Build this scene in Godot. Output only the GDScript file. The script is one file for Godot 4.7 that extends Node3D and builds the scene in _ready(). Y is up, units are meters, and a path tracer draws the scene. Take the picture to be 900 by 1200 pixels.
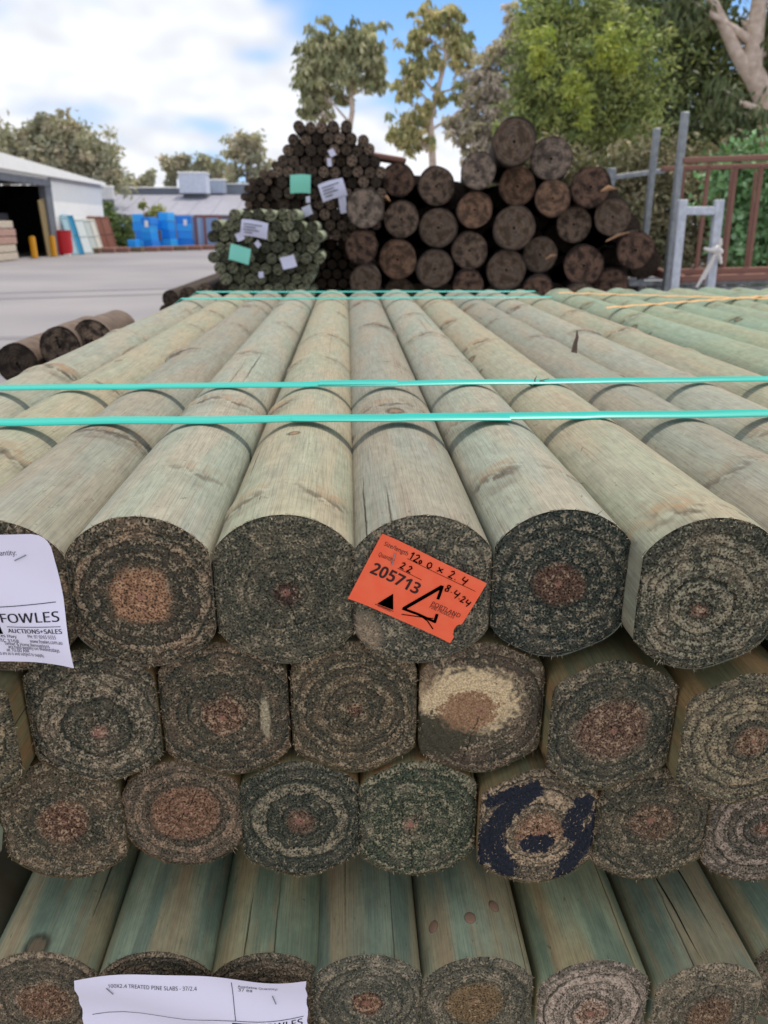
extends Node3D
# A timber yard: a strapped stack of treated pine poles seen end-on from just above, with the yard behind it.

const EYE := Vector3(0, 1.3, 0)
const FACE_PX := 384
const FACE_SPAN := 0.155
var RIGHT: Vector3
var UPV: Vector3
var FWD: Vector3
var names := {}
var N_fine: PackedByteArray
var N_fine2: PackedByteArray
var N_mid: PackedByteArray
var N_low: PackedByteArray
var G_fine: PackedByteArray
var G_broad: PackedByteArray
var M := {}
var faces := []
var face_images := []
var side_images := []
var side_specs := []

# ---------------------------------------------------------------- helpers
func numbered(called: String) -> String:
	var n: int = names.get(called, 0)
	names[called] = n + 1
	return called if n == 0 else "%s_%03d" % [called, n]

func tag(o: Node, label: String, category := "", group := "", kind := "") -> Node:
	if label: o.set_meta("label", label)
	if category: o.set_meta("category", category)
	if group: o.set_meta("group", group)
	if kind: o.set_meta("kind", kind)
	return o

func thing(called: String, label: String, category: String, where := Vector3.ZERO, group := "") -> Node3D:
	var o := Node3D.new()
	o.name = numbered(called)
	add_child(o, true)
	o.position = where
	tag(o, label, category, group)
	return o

func put(called: String, mesh: Mesh, mat: Material, parent: Node = self, where := Vector3.ZERO) -> MeshInstance3D:
	var o := MeshInstance3D.new()
	o.name = numbered(called) if parent == self else called
	o.mesh = mesh
	o.material_override = mat
	o.position = where
	parent.add_child(o, true)
	return o

func at(px: float, py: float, z: float) -> Vector3:      # the point at depth z on a line of sight of the survey view
	var v := FWD + RIGHT * ((px - 450.0) / 901.0) - UPV * ((py - 600.0) / 901.0)
	return EYE + v * (z / v.z)

func ground_at(px: float, py: float) -> Vector3:
	var v := FWD + RIGHT * ((px - 450.0) / 901.0) - UPV * ((py - 600.0) / 901.0)
	return EYE + v * (-EYE.y / v.y)

func mat(c: Color, rough := 0.8, metal := 0.0) -> StandardMaterial3D:
	var m := StandardMaterial3D.new()
	m.albedo_color = c
	m.roughness = rough
	m.metallic = metal
	m.cull_mode = BaseMaterial3D.CULL_DISABLED
	return m

func noise(freq: float, oct: int, sd: int) -> FastNoiseLite:
	var n := FastNoiseLite.new()
	n.seed = sd
	n.frequency = freq
	n.noise_type = FastNoiseLite.TYPE_SIMPLEX_SMOOTH
	n.fractal_type = FastNoiseLite.FRACTAL_FBM
	n.fractal_octaves = oct
	return n

func noise_bytes(freq: float, oct: int, sd: int, w := 512, h := 512, out_h := 0) -> PackedByteArray:
	var im := noise(freq, oct, sd).get_seamless_image(w, h)
	im.convert(Image.FORMAT_L8)
	if out_h: im.resize(w, out_h, Image.INTERPOLATE_CUBIC)
	return im.get_data()

func tex(im: Image) -> ImageTexture:
	return ImageTexture.create_from_image(im)

func noise_mat(a: Color, b: Color, freq: float, scale: float, rough := 0.85, relief := 0.0, oct := 4, sd := 3) -> StandardMaterial3D:
	var im := noise(freq, oct, sd).get_seamless_image(256, 256)
	im.convert(Image.FORMAT_RGB8)
	var d := im.get_data()
	for i in 65536:
		var t := clampf((d[i * 3] / 255.0 - 0.5) * 1.5 + 0.5, 0, 1)
		var c := a.lerp(b, t)
		d[i * 3] = int(c.r * 255); d[i * 3 + 1] = int(c.g * 255); d[i * 3 + 2] = int(c.b * 255)
	var m := mat(Color.WHITE, rough)
	m.albedo_texture = tex(Image.create_from_data(256, 256, false, Image.FORMAT_RGB8, d))
	m.uv1_triplanar = true
	m.uv1_scale = Vector3.ONE * scale
	if relief:
		m.heightmap_enabled = true
		m.heightmap_texture = m.albedo_texture
		m.heightmap_scale = relief
	return m

func make_mesh(v: PackedVector3Array, n: PackedVector3Array, uv: PackedVector2Array, idx: PackedInt32Array, uv2 := PackedVector2Array(), col := PackedColorArray()) -> ArrayMesh:
	var a := []
	a.resize(Mesh.ARRAY_MAX)
	a[Mesh.ARRAY_VERTEX] = v
	a[Mesh.ARRAY_NORMAL] = n
	if uv.size(): a[Mesh.ARRAY_TEX_UV] = uv
	if uv2.size(): a[Mesh.ARRAY_TEX_UV2] = uv2
	if col.size(): a[Mesh.ARRAY_COLOR] = col
	a[Mesh.ARRAY_INDEX] = idx
	var m := ArrayMesh.new()
	m.add_surface_from_arrays(Mesh.PRIMITIVE_TRIANGLES, a)
	return m

# a sheet of (nu + 1) x (nv + 1) points; normals from its neighbours
func sheet(p: PackedVector3Array, nu: int, nv: int, uv := PackedVector2Array(), uv2 := PackedVector2Array(), flip := false) -> ArrayMesh:
	var w := nu + 1
	var n := PackedVector3Array()
	n.resize(p.size())
	var idx := PackedInt32Array()
	var closed := p[0].distance_to(p[nu]) < 1e-6
	for j in nv + 1:
		for i in w:
			var l := p[j * w + maxi(i - 1, 0)]
			var r := p[j * w + mini(i + 1, nu)]
			if closed and i == 0: l = p[j * w + nu - 1]
			if closed and i == nu: r = p[j * w + 1]
			var c := (r - l).cross(p[mini(j + 1, nv) * w + i] - p[maxi(j - 1, 0) * w + i])
			c = c.normalized()
			n[j * w + i] = -c if flip else c
	for j in nv:
		for i in nu:
			var a := j * w + i
			if flip: idx.append_array(PackedInt32Array([a, a + 1, a + w, a + 1, a + w + 1, a + w]))
			else: idx.append_array(PackedInt32Array([a, a + w, a + 1, a + 1, a + w, a + w + 1]))
	return make_mesh(p, n, uv, idx, uv2)

# chamfered box, added to a SurfaceTool (flat faces)
func box(st: SurfaceTool, c: Vector3, s: Vector3, b := 0.004, bs := Basis.IDENTITY) -> void:
	var h := s * 0.5
	b = minf(b, minf(h.x, minf(h.y, h.z)) * 0.45)
	var vt := func(sx, sy, sz, axis):
		var q := Vector3(sx * (h.x - b), sy * (h.y - b), sz * (h.z - b))
		q[axis] += [sx, sy, sz][axis] * b
		return c + bs * q
	var tri := func(p, q, r, out):
		if (q - p).cross(r - p).dot(bs * out) > 0: st.add_vertex(p); st.add_vertex(r); st.add_vertex(q)
		else: st.add_vertex(p); st.add_vertex(q); st.add_vertex(r)
	for axis in 3:
		var u := (axis + 1) % 3
		var w := (axis + 2) % 3
		for s1 in [-1, 1]:
			var q := []
			for k in [[-1, -1], [1, -1], [1, 1], [-1, 1]]:
				var sg := [0, 0, 0]
				sg[axis] = s1; sg[u] = k[0]; sg[w] = k[1]
				q.append(vt.call(sg[0], sg[1], sg[2], axis))
			var out := Vector3.ZERO
			out[axis] = s1
			tri.call(q[0], q[1], q[2], out); tri.call(q[0], q[2], q[3], out)
			for s2 in [-1, 1]:      # edge strips between faces axis and u
				var e := []
				for s3 in [-1, 1]:
					var sg := [0, 0, 0]
					sg[axis] = s1; sg[u] = s2; sg[w] = s3
					e.append(vt.call(sg[0], sg[1], sg[2], axis)); e.append(vt.call(sg[0], sg[1], sg[2], u))
				out = Vector3.ZERO
				out[axis] = s1; out[u] = s2
				tri.call(e[0], e[1], e[2], out); tri.call(e[1], e[3], e[2], out)
	for sx in [-1, 1]:
		for sy in [-1, 1]:
			for sz in [-1, 1]:
				tri.call(vt.call(sx, sy, sz, 0), vt.call(sx, sy, sz, 1), vt.call(sx, sy, sz, 2), Vector3(sx, sy, sz))

func new_st() -> SurfaceTool:
	var st := SurfaceTool.new()
	st.begin(Mesh.PRIMITIVE_TRIANGLES)
	st.set_smooth_group(-1)
	return st

func done(st: SurfaceTool) -> ArrayMesh:
	st.generate_normals()
	return st.commit()

func box_mesh(s: Vector3, b := 0.004, bs := Basis.IDENTITY, c := Vector3.ZERO) -> ArrayMesh:
	var st := new_st()
	box(st, c, s, b, bs)
	return done(st)

# a square bar from a to b
func bar_mesh(a: Vector3, b: Vector3, w: float, d: float, bev := 0.004) -> ArrayMesh:
	var y := (b - a).normalized()
	var x := y.cross(Vector3(0.03, 0.02, 1)).normalized()
	if absf(y.z) > 0.95: x = y.cross(Vector3(0, 1, 0)).normalized()
	var z := x.cross(y)
	return box_mesh(Vector3(w, a.distance_to(b), d), bev, Basis(x, y, z), (a + b) * 0.5)

func tube_arrays(pts: Array, rad: Array, seg: int, v: PackedVector3Array, n: PackedVector3Array, idx: PackedInt32Array) -> void:
	var base := v.size()
	for i in pts.size():
		var d: Vector3 = (pts[mini(i + 1, pts.size() - 1)] - pts[maxi(i - 1, 0)]).normalized()
		var x := d.cross(Vector3(0.31, 0.2, 0.93)).normalized()
		var y := x.cross(d)
		for k in seg:
			var a := TAU * k / seg
			var q := x * cos(a) + y * sin(a)
			v.append(pts[i] + q * rad[i]); n.append(q)
	for i in pts.size() - 1:
		for k in seg:
			var a := base + i * seg + k
			var b := base + i * seg + (k + 1) % seg
			idx.append_array(PackedInt32Array([a, b, a + seg, b, b + seg, a + seg]))

func tube(pts: Array, rad: Array, seg := 8) -> ArrayMesh:
	var v := PackedVector3Array(); var n := PackedVector3Array(); var idx := PackedInt32Array()
	tube_arrays(pts, rad, seg, v, n, idx)
	return make_mesh(v, n, PackedVector2Array(), idx)

# ---------------------------------------------------------------- pictures of surfaces
func sm(a: float, b: float, x: float) -> float:
	var t := clampf((x - a) / (b - a), 0.0, 1.0)
	return t * t * (3.0 - 2.0 * t)

# end grain of one pole: growth rings about the pith, frayed fibre, preservative stain
func make_face(i: int) -> void:
	var f: Dictionary = faces[i]
	var rng := RandomNumberGenerator.new()
	rng.seed = 900 + i * 17
	var n: int = f.rings + 2
	var edge := [0.0]
	for k in n: edge.append(edge[k] + rng.randf_range(0.4, 1.7))
	var late := PackedFloat32Array(); late.resize(400)
	var tone := PackedFloat32Array(); tone.resize(400)
	var tones := []
	for k in n + 2: tones.append(rng.randf_range(-1, 1))
	for k in 400:
		var r: float = k / 300.0 * edge[n]
		var q := 0
		while q < n - 1 and r > edge[q + 1]: q += 1
		var t: float = (r - edge[q]) / (edge[q + 1] - edge[q])
		late[k] = sm(0.7, 0.88, t) * (1.0 - sm(0.92, 1.0, t)) * (0.35 + 0.65 * absf(tones[q])) if q < n - 1 else 0.0
		tone[k] = tones[q] * (1.0 - sm(0.8, 1.0, t)) + tones[q + 1] * sm(0.8, 1.0, t)
	f["late"] = late
	var sz := FACE_PX if f.seen else 96
	var halo: float = f.halo; var smooth_cut := 0.12 if f.get("smooth", false) else 0.0
	var edge_x: float = f.w / f.R + 0.04
	var d := PackedByteArray(); d.resize(sz * sz * 3)
	var ox := rng.randi() & 511; var oy := rng.randi() & 511
	var ox2 := rng.randi() & 511; var oy2 := rng.randi() & 511
	var dk: Color = f.dark; var bs: Color = f.base; var pl: Color = f.pale; var gr: Color = f.green; var hc: Color = f.heart_color
	var hr: float = f.heart; var sp: float = f.speck; var rc: float = f.contrast; var stain: float = f.stain
	var R: float = f.R
	var pith: Vector2 = f.pith
	var strokes: Array = f.get("strokes", [])
	var patch: Array = f.get("patch", [])
	var sc := FACE_SPAN / sz / R
	var checks := []
	for q in rng.randi_range(0, 2): checks.append([Vector2.from_angle(rng.randf() * TAU), rng.randf_range(0.02, 0.2), rng.randf_range(0.35, 0.95)])
	var ecc := rng.randf_range(0.92, 1.0); var tilt := rng.randf() * PI
	var ct := cos(tilt); var stt := sin(tilt)
	for y in sz:
		var yy := (sz * 0.5 - y) * sc
		for x in sz:
			var xx := (x - sz * 0.5) * sc
			if absf(xx) > edge_x or xx * xx + yy * yy > 1.12: continue
			var a := ((y + oy) & 511) * 512 + ((x + ox) & 511)
			var b := ((y + oy2) & 511) * 512 + ((x + ox2) & 511)
			var fi := N_fine[a] / 255.0
			var f2 := N_fine2[b] / 255.0
			var mi := N_mid[b] / 255.0
			var lo := N_low[a] / 255.0
			var rho := sqrt(xx * xx + yy * yy)
			var k1 := 1.0 - minf(rho, 1.0)
			var px := xx - pith.x * k1; var py := yy - pith.y * k1
			var qx := px * ct + py * stt; var qy := (py * ct - px * stt) * (ecc + (1.0 - ecc) * rho)
			var rr := sqrt(qx * qx + qy * qy) + (mi - 0.5) * 0.045 + (lo - 0.5) * 0.08 + (fi - 0.5) * 0.03
			var k := clampi(int(rr * 300.0), 0, 399)
			var l2 := N_low[b] / 255.0
			var lt := late[k] * rc * (0.35 + 0.65 * sm(0.3, 0.62, l2 * 0.7 + mi * 0.3))
			var tn := tone[k]
			var v := clampf(0.62 + (mi - 0.5) * 0.55 + (l2 - 0.5) * 0.45 - lt * 0.85 + tn * 0.24 * rc + 0.12 * sin(rr * 88.0 + mi * 3.0) + (fi - 0.5) * 0.62, 0.0, 1.0)
			var r := dk.r + (bs.r - dk.r) * v; var g := dk.g + (bs.g - dk.g) * v; var bl := dk.b + (bs.b - dk.b) * v
			var st := sm(0.5 - stain * 0.35, 0.72 - stain * 0.3, lo * 0.65 + mi * 0.35 + lt * 0.12) * 0.75
			st *= minf(1.0, stain * 1.5)
			var gv := 0.7 + (fi - 0.5) * 0.9 + (mi - 0.5) * 0.4
			r += (gr.r * gv - r) * st; g += (gr.g * gv - g) * st; bl += (gr.b * gv - bl) * st
			if hr > 0.0:
				var h := (1.0 - sm(hr * 0.72, hr * 1.08, rr + (f2 - 0.5) * 0.12)) * 0.9
				var hv := 0.78 + (fi - 0.5) * 0.5 + (mi - 0.5) * 0.35 - lt * 0.12
				r += (hc.r * hv - r) * h; g += (hc.g * hv - g) * h; bl += (hc.b * hv - bl) * h
				if halo > 0.0:
					var ha: float = sm(hr * 0.9, hr * 1.15, rr) * (1.0 - sm(hr * 1.25, hr * 1.75, rr)) * halo
					r += (0.27 - r) * ha; g += (0.26 - g) * ha; bl += (0.22 - bl) * ha
			var T := 0.67 - sp * 0.2 - tn * 0.09 * rc + lt * 0.3 + (0.5 - mi) * 0.75 + (0.5 - l2) * 0.22 + (smooth_cut if rr < hr * 0.9 else 0.0)
			var s := sm(T - 0.1, T + 0.22, f2 * 0.7 + fi * 0.3) * 0.58
			r += (pl.r - r) * s; g += (pl.g - g) * s; bl += (pl.b - bl) * s
			var pit := 1.0 - 0.38 * (1.0 - sm(0.22, 0.4, fi)) * (1.0 - s)
			r *= pit; g *= pit; bl *= pit
			for p in patch:        # pale or stained areas with a shape of their own
				var dx: float = (xx - p[0]) / p[2]; var dy: float = (yy - p[1]) / p[3]
				var w: float = (1.0 - sm(0.75, 1.05, sqrt(dx * dx + dy * dy) + (mi - 0.5) * 0.6 + (fi - 0.5) * 0.25)) * p[5]
				var pc: Color = p[4]
				var pv := 0.85 + (fi - 0.5) * 0.4
				r += (pc.r * pv - r) * w; g += (pc.g * pv - g) * w; bl += (pc.b * pv - bl) * w
			for q in checks:       # drying checks running out from the pith
				var al: float = px * q[0].x + py * q[0].y
				if al > q[1] and al < q[2]:
					var off: float = absf(px * q[0].y - py * q[0].x + (mi - 0.5) * 0.05)
					var w4 := (1.0 - sm(0.003, 0.013, off)) * 0.42
					r *= 1.0 - w4; g *= 1.0 - w4; bl *= 1.0 - w4
			if rr < 0.05:
				var w2 := (1.0 - sm(0.02, 0.05, rr)) * 0.8
				r += (0.62 - r) * w2; g += (0.44 - g) * w2; bl += (0.38 - bl) * w2
			for q in strokes:      # sprayed marking paint
				var best := 9.0
				var pts: Array = q[0]
				var P := Vector2(xx, yy)
				for e in pts.size() - 1:
					var near := Geometry2D.get_closest_point_to_segment(P, pts[e], pts[e + 1])
					best = minf(best, P.distance_to(near))
				var w3: float = 1.0 - sm(q[1] * 0.85, q[1] * 1.1, best + (f2 - 0.5) * 0.05 + (mi - 0.5) * 0.12)
				w3 *= 1.0 - 0.3 * sm(0.72, 0.85, fi)
				var nv := 0.7 + fi * 0.5
				r += (0.175 * nv - r) * w3; g += (0.185 * nv - g) * w3; bl += (0.22 * nv - bl) * w3
			var o := (y * sz + x) * 3
			d[o] = clampi(int(r * 255.0), 3, 250); d[o + 1] = clampi(int(g * 255.0), 3, 250); d[o + 2] = clampi(int(bl * 255.0), 3, 250)
	face_images[i] = Image.create_from_data(sz, sz, false, Image.FORMAT_RGB8, d)

# the shaved side of a pole: grain, stain streaks, checks and branch whorls; u runs round the pole, v along it
func make_side(i: int) -> void:
	var s: Dictionary = side_specs[i]
	var rng := RandomNumberGenerator.new()
	rng.seed = 4000 + i * 31
	var W := 512; var H := 1024
	var d := PackedByteArray(); d.resize(W * H * 3)
	var o1 := rng.randi() & 511; var o2 := rng.randi() & 511; var o3 := rng.randi() & 511
	var A: Color = s.a; var B: Color = s.b; var C: Color = s.c; var D: Color = s.d; var E: Color = s.e
	var br: float = s.brown; var gk: float = s.greenish
	for y in H:
		for x in W:
			var g1 := G_fine[y * 512 + ((x + o1) & 511)] / 255.0
			var g2 := G_broad[((y + o3 * 2) & 1023) * 512 + ((x + o2) & 511)] / 255.0
			var m := N_mid[((y + o2) & 511) * 512 + ((x + o3) & 511)] / 255.0
			var lo := N_low[(((y >> 1) + o1) & 511) * 512 + ((x + o2) & 511)] / 255.0
			var l2 := N_low[(((y >> 1) + o3) & 511) * 512 + ((x + o1) & 511)] / 255.0
			var fi := N_fine[((y * 2 + o3) & 511) * 512 + ((x + o2) & 511)] / 255.0
			var c := A.lerp(B, sm(0.3, 0.7, lo + (g2 - 0.5) * 0.4))
			c = c.lerp(C, sm(0.45, 0.75, l2 + (g2 - 0.5) * 0.3) * gk)
			c = c.lerp(D, sm(0.52, 0.78, g2 * 0.75 + m * 0.25) * br)
			c = c.lerp(E, sm(0.66, 0.85, m * 0.6 + g1 * 0.4 + (lo - 0.5) * 0.3) * 0.25)
			var m2 := N_mid[((y * 2 + o1) & 511) * 512 + ((x + o2) & 511)] / 255.0
			var k := 0.96 + (g1 - 0.5) * 0.06 + (fi - 0.5) * 0.07 + (m - 0.5) * 0.12 + (m2 - 0.5) * 0.09
			if fi > 0.8 and m > 0.55: k *= 0.8
			var o := (y * W + x) * 3
			d[o] = clampi(int(c.r * k * 255.0), 0, 255); d[o + 1] = clampi(int(c.g * k * 255.0), 0, 255); d[o + 2] = clampi(int(c.b * k * 255.0), 0, 255)
	var blend := func(px: int, py: int, col: Color, w: float):
		if w <= 0.01: return
		var o := ((py + H) % H * W + (px + W) % W) * 3
		d[o] = int(lerpf(d[o], col.r * 255, w)); d[o + 1] = int(lerpf(d[o + 1], col.g * 255, w)); d[o + 2] = int(lerpf(d[o + 2], col.b * 255, w))
	# drying checks along the grain
	for q in int(s.checks):
		var x := rng.randf() * W
		var y0 := rng.randi() % H
		var ln := rng.randi_range(40, 230)
		var wide := rng.randf_range(0.35, 1.05)
		for y in ln:
			x += rng.randf_range(-0.28, 0.28)
			var t := sin(PI * y / ln)
			for e in range(-2, 3):
				blend.call(int(x) + e, y0 + y, Color(0.2, 0.17, 0.13), clampf(t * wide * 1.3 - absf(e - (x - int(x))) * 0.9, 0, 0.85))
	# nicks and scuffs
	for q in 90:
		var x := rng.randf() * W; var y := rng.randi() % H
		var dx := rng.randf_range(-2.0, 2.0); var pale := rng.randf() < 0.3
		for e in rng.randi_range(2, 7):
			blend.call(int(x + dx * e), y + e / 2, Color(0.74, 0.72, 0.66) if pale else Color(0.24, 0.2, 0.16), rng.randf_range(0.2, 0.6))
	# whorls: puckered grain and dark crescents where branches were shaved off
	for w in s.whorls:
		var vc: float = w[0] * H
		for kn in w[1]:
			var uc: float = kn[0] * W
			var hw: float = kn[1] * W
			for y in range(-34, 34):
				for x in range(-int(hw), int(hw)):
					var t := x / hw
					var curve := t * t * 13.0
					var nn := N_mid[((y * 3 + o1) & 511) * 512 + ((x + o2) & 511)] / 255.0
					var dy := y - curve + 10.0 + (nn - 0.5) * 6.0
					var fade := (1.0 - t * t)
					blend.call(int(uc) + x, int(vc) + y, E.darkened(0.35), fade * exp(-dy * dy / 9.0) * 0.8 * kn[2] * sm(0.35, 0.6, nn))
					var dz := dy - 8.0
					blend.call(int(uc) + x, int(vc) + y, D.lerp(Color(0.62, 0.43, 0.27), 0.5), fade * exp(-dz * dz / 40.0) * 0.6 * kn[2] * sm(0.3, 0.7, nn))
					var dw := dy + 9.0
					blend.call(int(uc) + x, int(vc) + y, E, fade * exp(-dw * dw / 10.0) * 0.5 * kn[2] * nn)
	# single knots
	for q in int(s.knots):
		var cx := rng.randi() % W; var cy := rng.randi() % H
		var rx := rng.randf_range(7, 14); var ry := rx * rng.randf_range(0.3, 0.5)
		for y in range(-16, 17):
			for x in range(-22, 23):
				var nn := N_fine[((y + cy) & 511) * 512 + ((x + cx) & 511)] / 255.0
				var r := sqrt(pow(x / rx, 2) + pow(y / ry, 2)) + (nn - 0.5) * 0.3
				blend.call(cx + x, cy + y, Color(0.52, 0.36, 0.26), (1.0 - sm(0.5, 1.05, r)) * 0.6)
				blend.call(cx + x, cy + y, Color(0.2, 0.16, 0.12), (sm(0.6, 0.95, r) * (1.0 - sm(1.0, 1.6, r))) * (0.35 + 0.4 * nn))
	side_images[i] = Image.create_from_data(W, H, false, Image.FORMAT_RGB8, d)

# ---------------------------------------------------------------- poles
func section(th: float, R: float, w: float, flats := []) -> Vector2:
	var p := Vector2(cos(th), sin(th)) * R
	for q in flats:      # places where a neighbour has pressed or the saw has shaved it flat
		var over: float = p.dot(q[0]) - q[1]
		if over > 0.0: p -= q[0] * over * 0.7
	if absf(p.x) > w: p.x = signf(p.x) * (w + (absf(p.x) - w) * 0.05)
	return p

# the side of a pole of length L from z = 0 to z = -L; whorls swell it
func shaft_mesh(R: float, w: float, L: float, seg: int, rows: int, spec: Dictionary, off: float, rng: RandomNumberGenerator, flats := []) -> ArrayMesh:
	var p := PackedVector3Array(); var uv := PackedVector2Array(); var uv2 := PackedVector2Array()
	var ph := rng.randf() * TAU; var bow := rng.randf_range(-0.003, 0.003) if rows > 20 else 0.0
	for j in rows + 1:
		var t := float(j) / rows
		var v := fposmod(t + off, 1.0)
		for i in seg + 1:
			var th := TAU * i / seg
			var k := 0.004 * sin(3.0 * th + ph + t * 9.0) + 0.003 * sin(7.0 * th - t * 23.0)
			for wh in spec.whorls:
				var dv: float = v - wh[0]
				if absf(dv) < 0.03:
					for kn in wh[1]:
						var du := fposmod(float(i) / seg - kn[0] + 0.5, 1.0) - 0.5
						k += 0.07 * kn[2] * exp(-dv * dv / 0.00007) * exp(-du * du / (kn[1] * kn[1] * 0.6))
			if rows > 60:      # the straps have pressed the swellings flat
				for ts in [0.133, 0.224, 0.828, 0.935]: k *= 1.0 - 0.9 * exp(-pow((t - ts) / 0.018, 2.0))
			k = 1.0 + k * sm(0.0, 0.012, t) * (1.0 - sm(0.988, 1.0, t))
			var s := section(th, R * k, w, flats)
			p.append(Vector3(s.x + bow * sin(PI * t), s.y, -L * t))
			uv.append(Vector2(float(i) / seg, t + off)); uv2.append(Vector2(9.0 * i / seg, 7.0 * t))
	return sheet(p, seg, rows, uv, uv2, true)

# the sawn end: a disc with ring grooves and torn fibre, its rim on the side's first ring
func face_mesh(f: Dictionary, sd: int, nr := 54, seg := 132) -> ArrayMesh:
	var p := PackedVector3Array(); var uv := PackedVector2Array()
	var late: PackedFloat32Array = f.late
	var R: float = f.R
	var pith: Vector2 = f.pith
	var o := (sd * 7919) & 511
	for j in nr + 1:
		var t := float(j) / nr
		for i in seg + 1:
			var th := TAU * (i % seg) / seg
			var s := section(th, R, f.w, f.flats)
			var q := s * t
			var c := q - pith * R * (1.0 - t)
			var ix := int(q.x * 2477.0) + 256 + o; var iy := int(q.y * 2477.0) + 256 + o * 3
			var a := (iy & 511) * 512 + (ix & 511)
			var fi := N_fine[a] / 255.0 - 0.5
			var mi := N_mid[a] / 255.0 - 0.5
			var k := clampi(int((c.length() / R + mi * 0.05) * 300.0), 0, 399)
			var z: float = -0.0016 * late[k] * f.contrast + fi * 0.0022 * f.rough + mi * 0.0022 * f.rough + (N_fine2[a] / 255.0 - 0.5) * 0.0014 * f.rough
			if c.length() / R < f.heart * 0.85 and f.get("smooth", false): z *= 0.3
			z -= 0.0027 * sm(0.9, 1.0, t)
			if t > 0.9: q += q.normalized() * (fi * 0.0012 + mi * 0.001) * sm(0.9, 1.0, t)
			p.append(Vector3(q.x, q.y, z + 0.0012))
			uv.append(Vector2(q.x / FACE_SPAN + 0.5, 0.5 - q.y / FACE_SPAN))
	return sheet(p, seg, nr, uv, PackedVector2Array(), true)

# torn wood fibres standing on the sawn end and round its rim
func fibres(f: Dictionary, parent: Node, sd: int, count: int) -> void:
	var rng := RandomNumberGenerator.new()
	rng.seed = sd
	var mm := MultiMesh.new()
	mm.transform_format = MultiMesh.TRANSFORM_3D
	mm.use_colors = true
	mm.mesh = M.fibre_mesh
	mm.instance_count = count
	var late: PackedFloat32Array = f.late
	var n := 0
	var tries := 0
	while n < count:
		tries += 1
		var th := rng.randf() * TAU
		var rim := rng.randf() < 0.2
		var t := rng.randf_range(0.965, 1.005) if rim else sqrt(rng.randf())
		var s := section(th, f.R, f.w, f.flats) * t
		var c: Vector2 = s - f.pith * f.R * (1.0 - t)
		if tries < count * 6 and not rim:
			if f.get("smooth", false) and c.length() / f.R < f.heart and rng.randf() < 0.95: continue
			if rng.randf() < late[clampi(int(c.length() / f.R * 300.0), 0, 399)] * 0.8: continue
			var ix := int(s.x * 2477.0); var iy := int(s.y * 2477.0)
			if N_mid[((iy + sd) & 511) * 512 + ((ix + sd) & 511)] < 100: continue
		var out := Vector3(s.x, s.y, 0).normalized()
		var y := (Vector3(rng.randf_range(-1, 1), rng.randf_range(-1.2, 0.8), rng.randf_range(0.15, 1.1)) + (out * rng.randf_range(0.0, 1.4) if rim else Vector3.ZERO)).normalized()
		var x := y.cross(Vector3(rng.randf(), rng.randf(), 0.3)).normalized()
		var l := rng.randf_range(0.0012, 0.0032) * (1.25 if rim else 1.0) * (2.0 if rim and rng.randf() < 0.1 else 1.0)
		var wd := rng.randf_range(0.0004, 0.0011)
		mm.set_instance_transform(n, Transform3D(Basis(x * wd, y * l, x.cross(y) * wd), Vector3(s.x, s.y, 0.0006 if not rim else -0.0004)))
		var k := rng.randf()
		var col: Color = f.base.lerp(f.pale, k) if rng.randf() < 0.35 + 0.5 * f.speck else f.dark.lerp(f.base, k)
		mm.set_instance_color(n, (col * rng.randf_range(0.75, 1.05)).srgb_to_linear())
		n += 1
	var o := MultiMeshInstance3D.new()
	o.name = "torn_fibres"
	o.multimesh = mm
	o.material_override = M.fibre
	o.set_meta("kind", "stuff")
	parent.add_child(o, true)

func make_pole(i: int) -> Node3D:
	var f: Dictionary = faces[i]
	var rng := RandomNumberGenerator.new()
	rng.seed = 70 + i
	var o := thing("pine_pole", f.label, "pole", Vector3(f.x, f.y, f.z), f.group)
	var top: bool = f.row == 1
	var sp: int = f.side
	put("shaft", shaft_mesh(f.R, f.w, 2.4, 56, 96 if top else 16, side_specs[sp], f.off, rng, f.flats), M["side%d_%d" % [sp, f.tint]], o)
	var m := mat(Color.WHITE, 0.95)
	m.metallic_specular = 0.25
	m.albedo_texture = tex(face_images[i])
	m.heightmap_enabled = true
	m.heightmap_texture = m.albedo_texture
	m.heightmap_scale = 0.2 * f.rough
	var ef := put("end_face", face_mesh(f, i + 3), m, o)
	put("far_end", face_mesh(f, i + 3, 5, 40), M.plain_end, o, Vector3(0, 0, -2.4)).rotation.y = PI
	if f.seen: fibres(f, ef, 300 + i, int(480 * f.rough))
	return o

func gc(r: float, g: float, b: float) -> Color:
	var c := Color(r, g, b).srgb_to_linear()
	c = Color(1.52 * pow(c.r, 0.81), 1.48 * pow(c.g, 0.81), 1.42 * pow(c.b, 0.81))
	var l := c.get_luminance()
	return Color(l + (c.r - l) * 1.02, l + (c.g - l) * 1.02, l + (c.b - l) * 1.02).clamp().linear_to_srgb()

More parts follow.
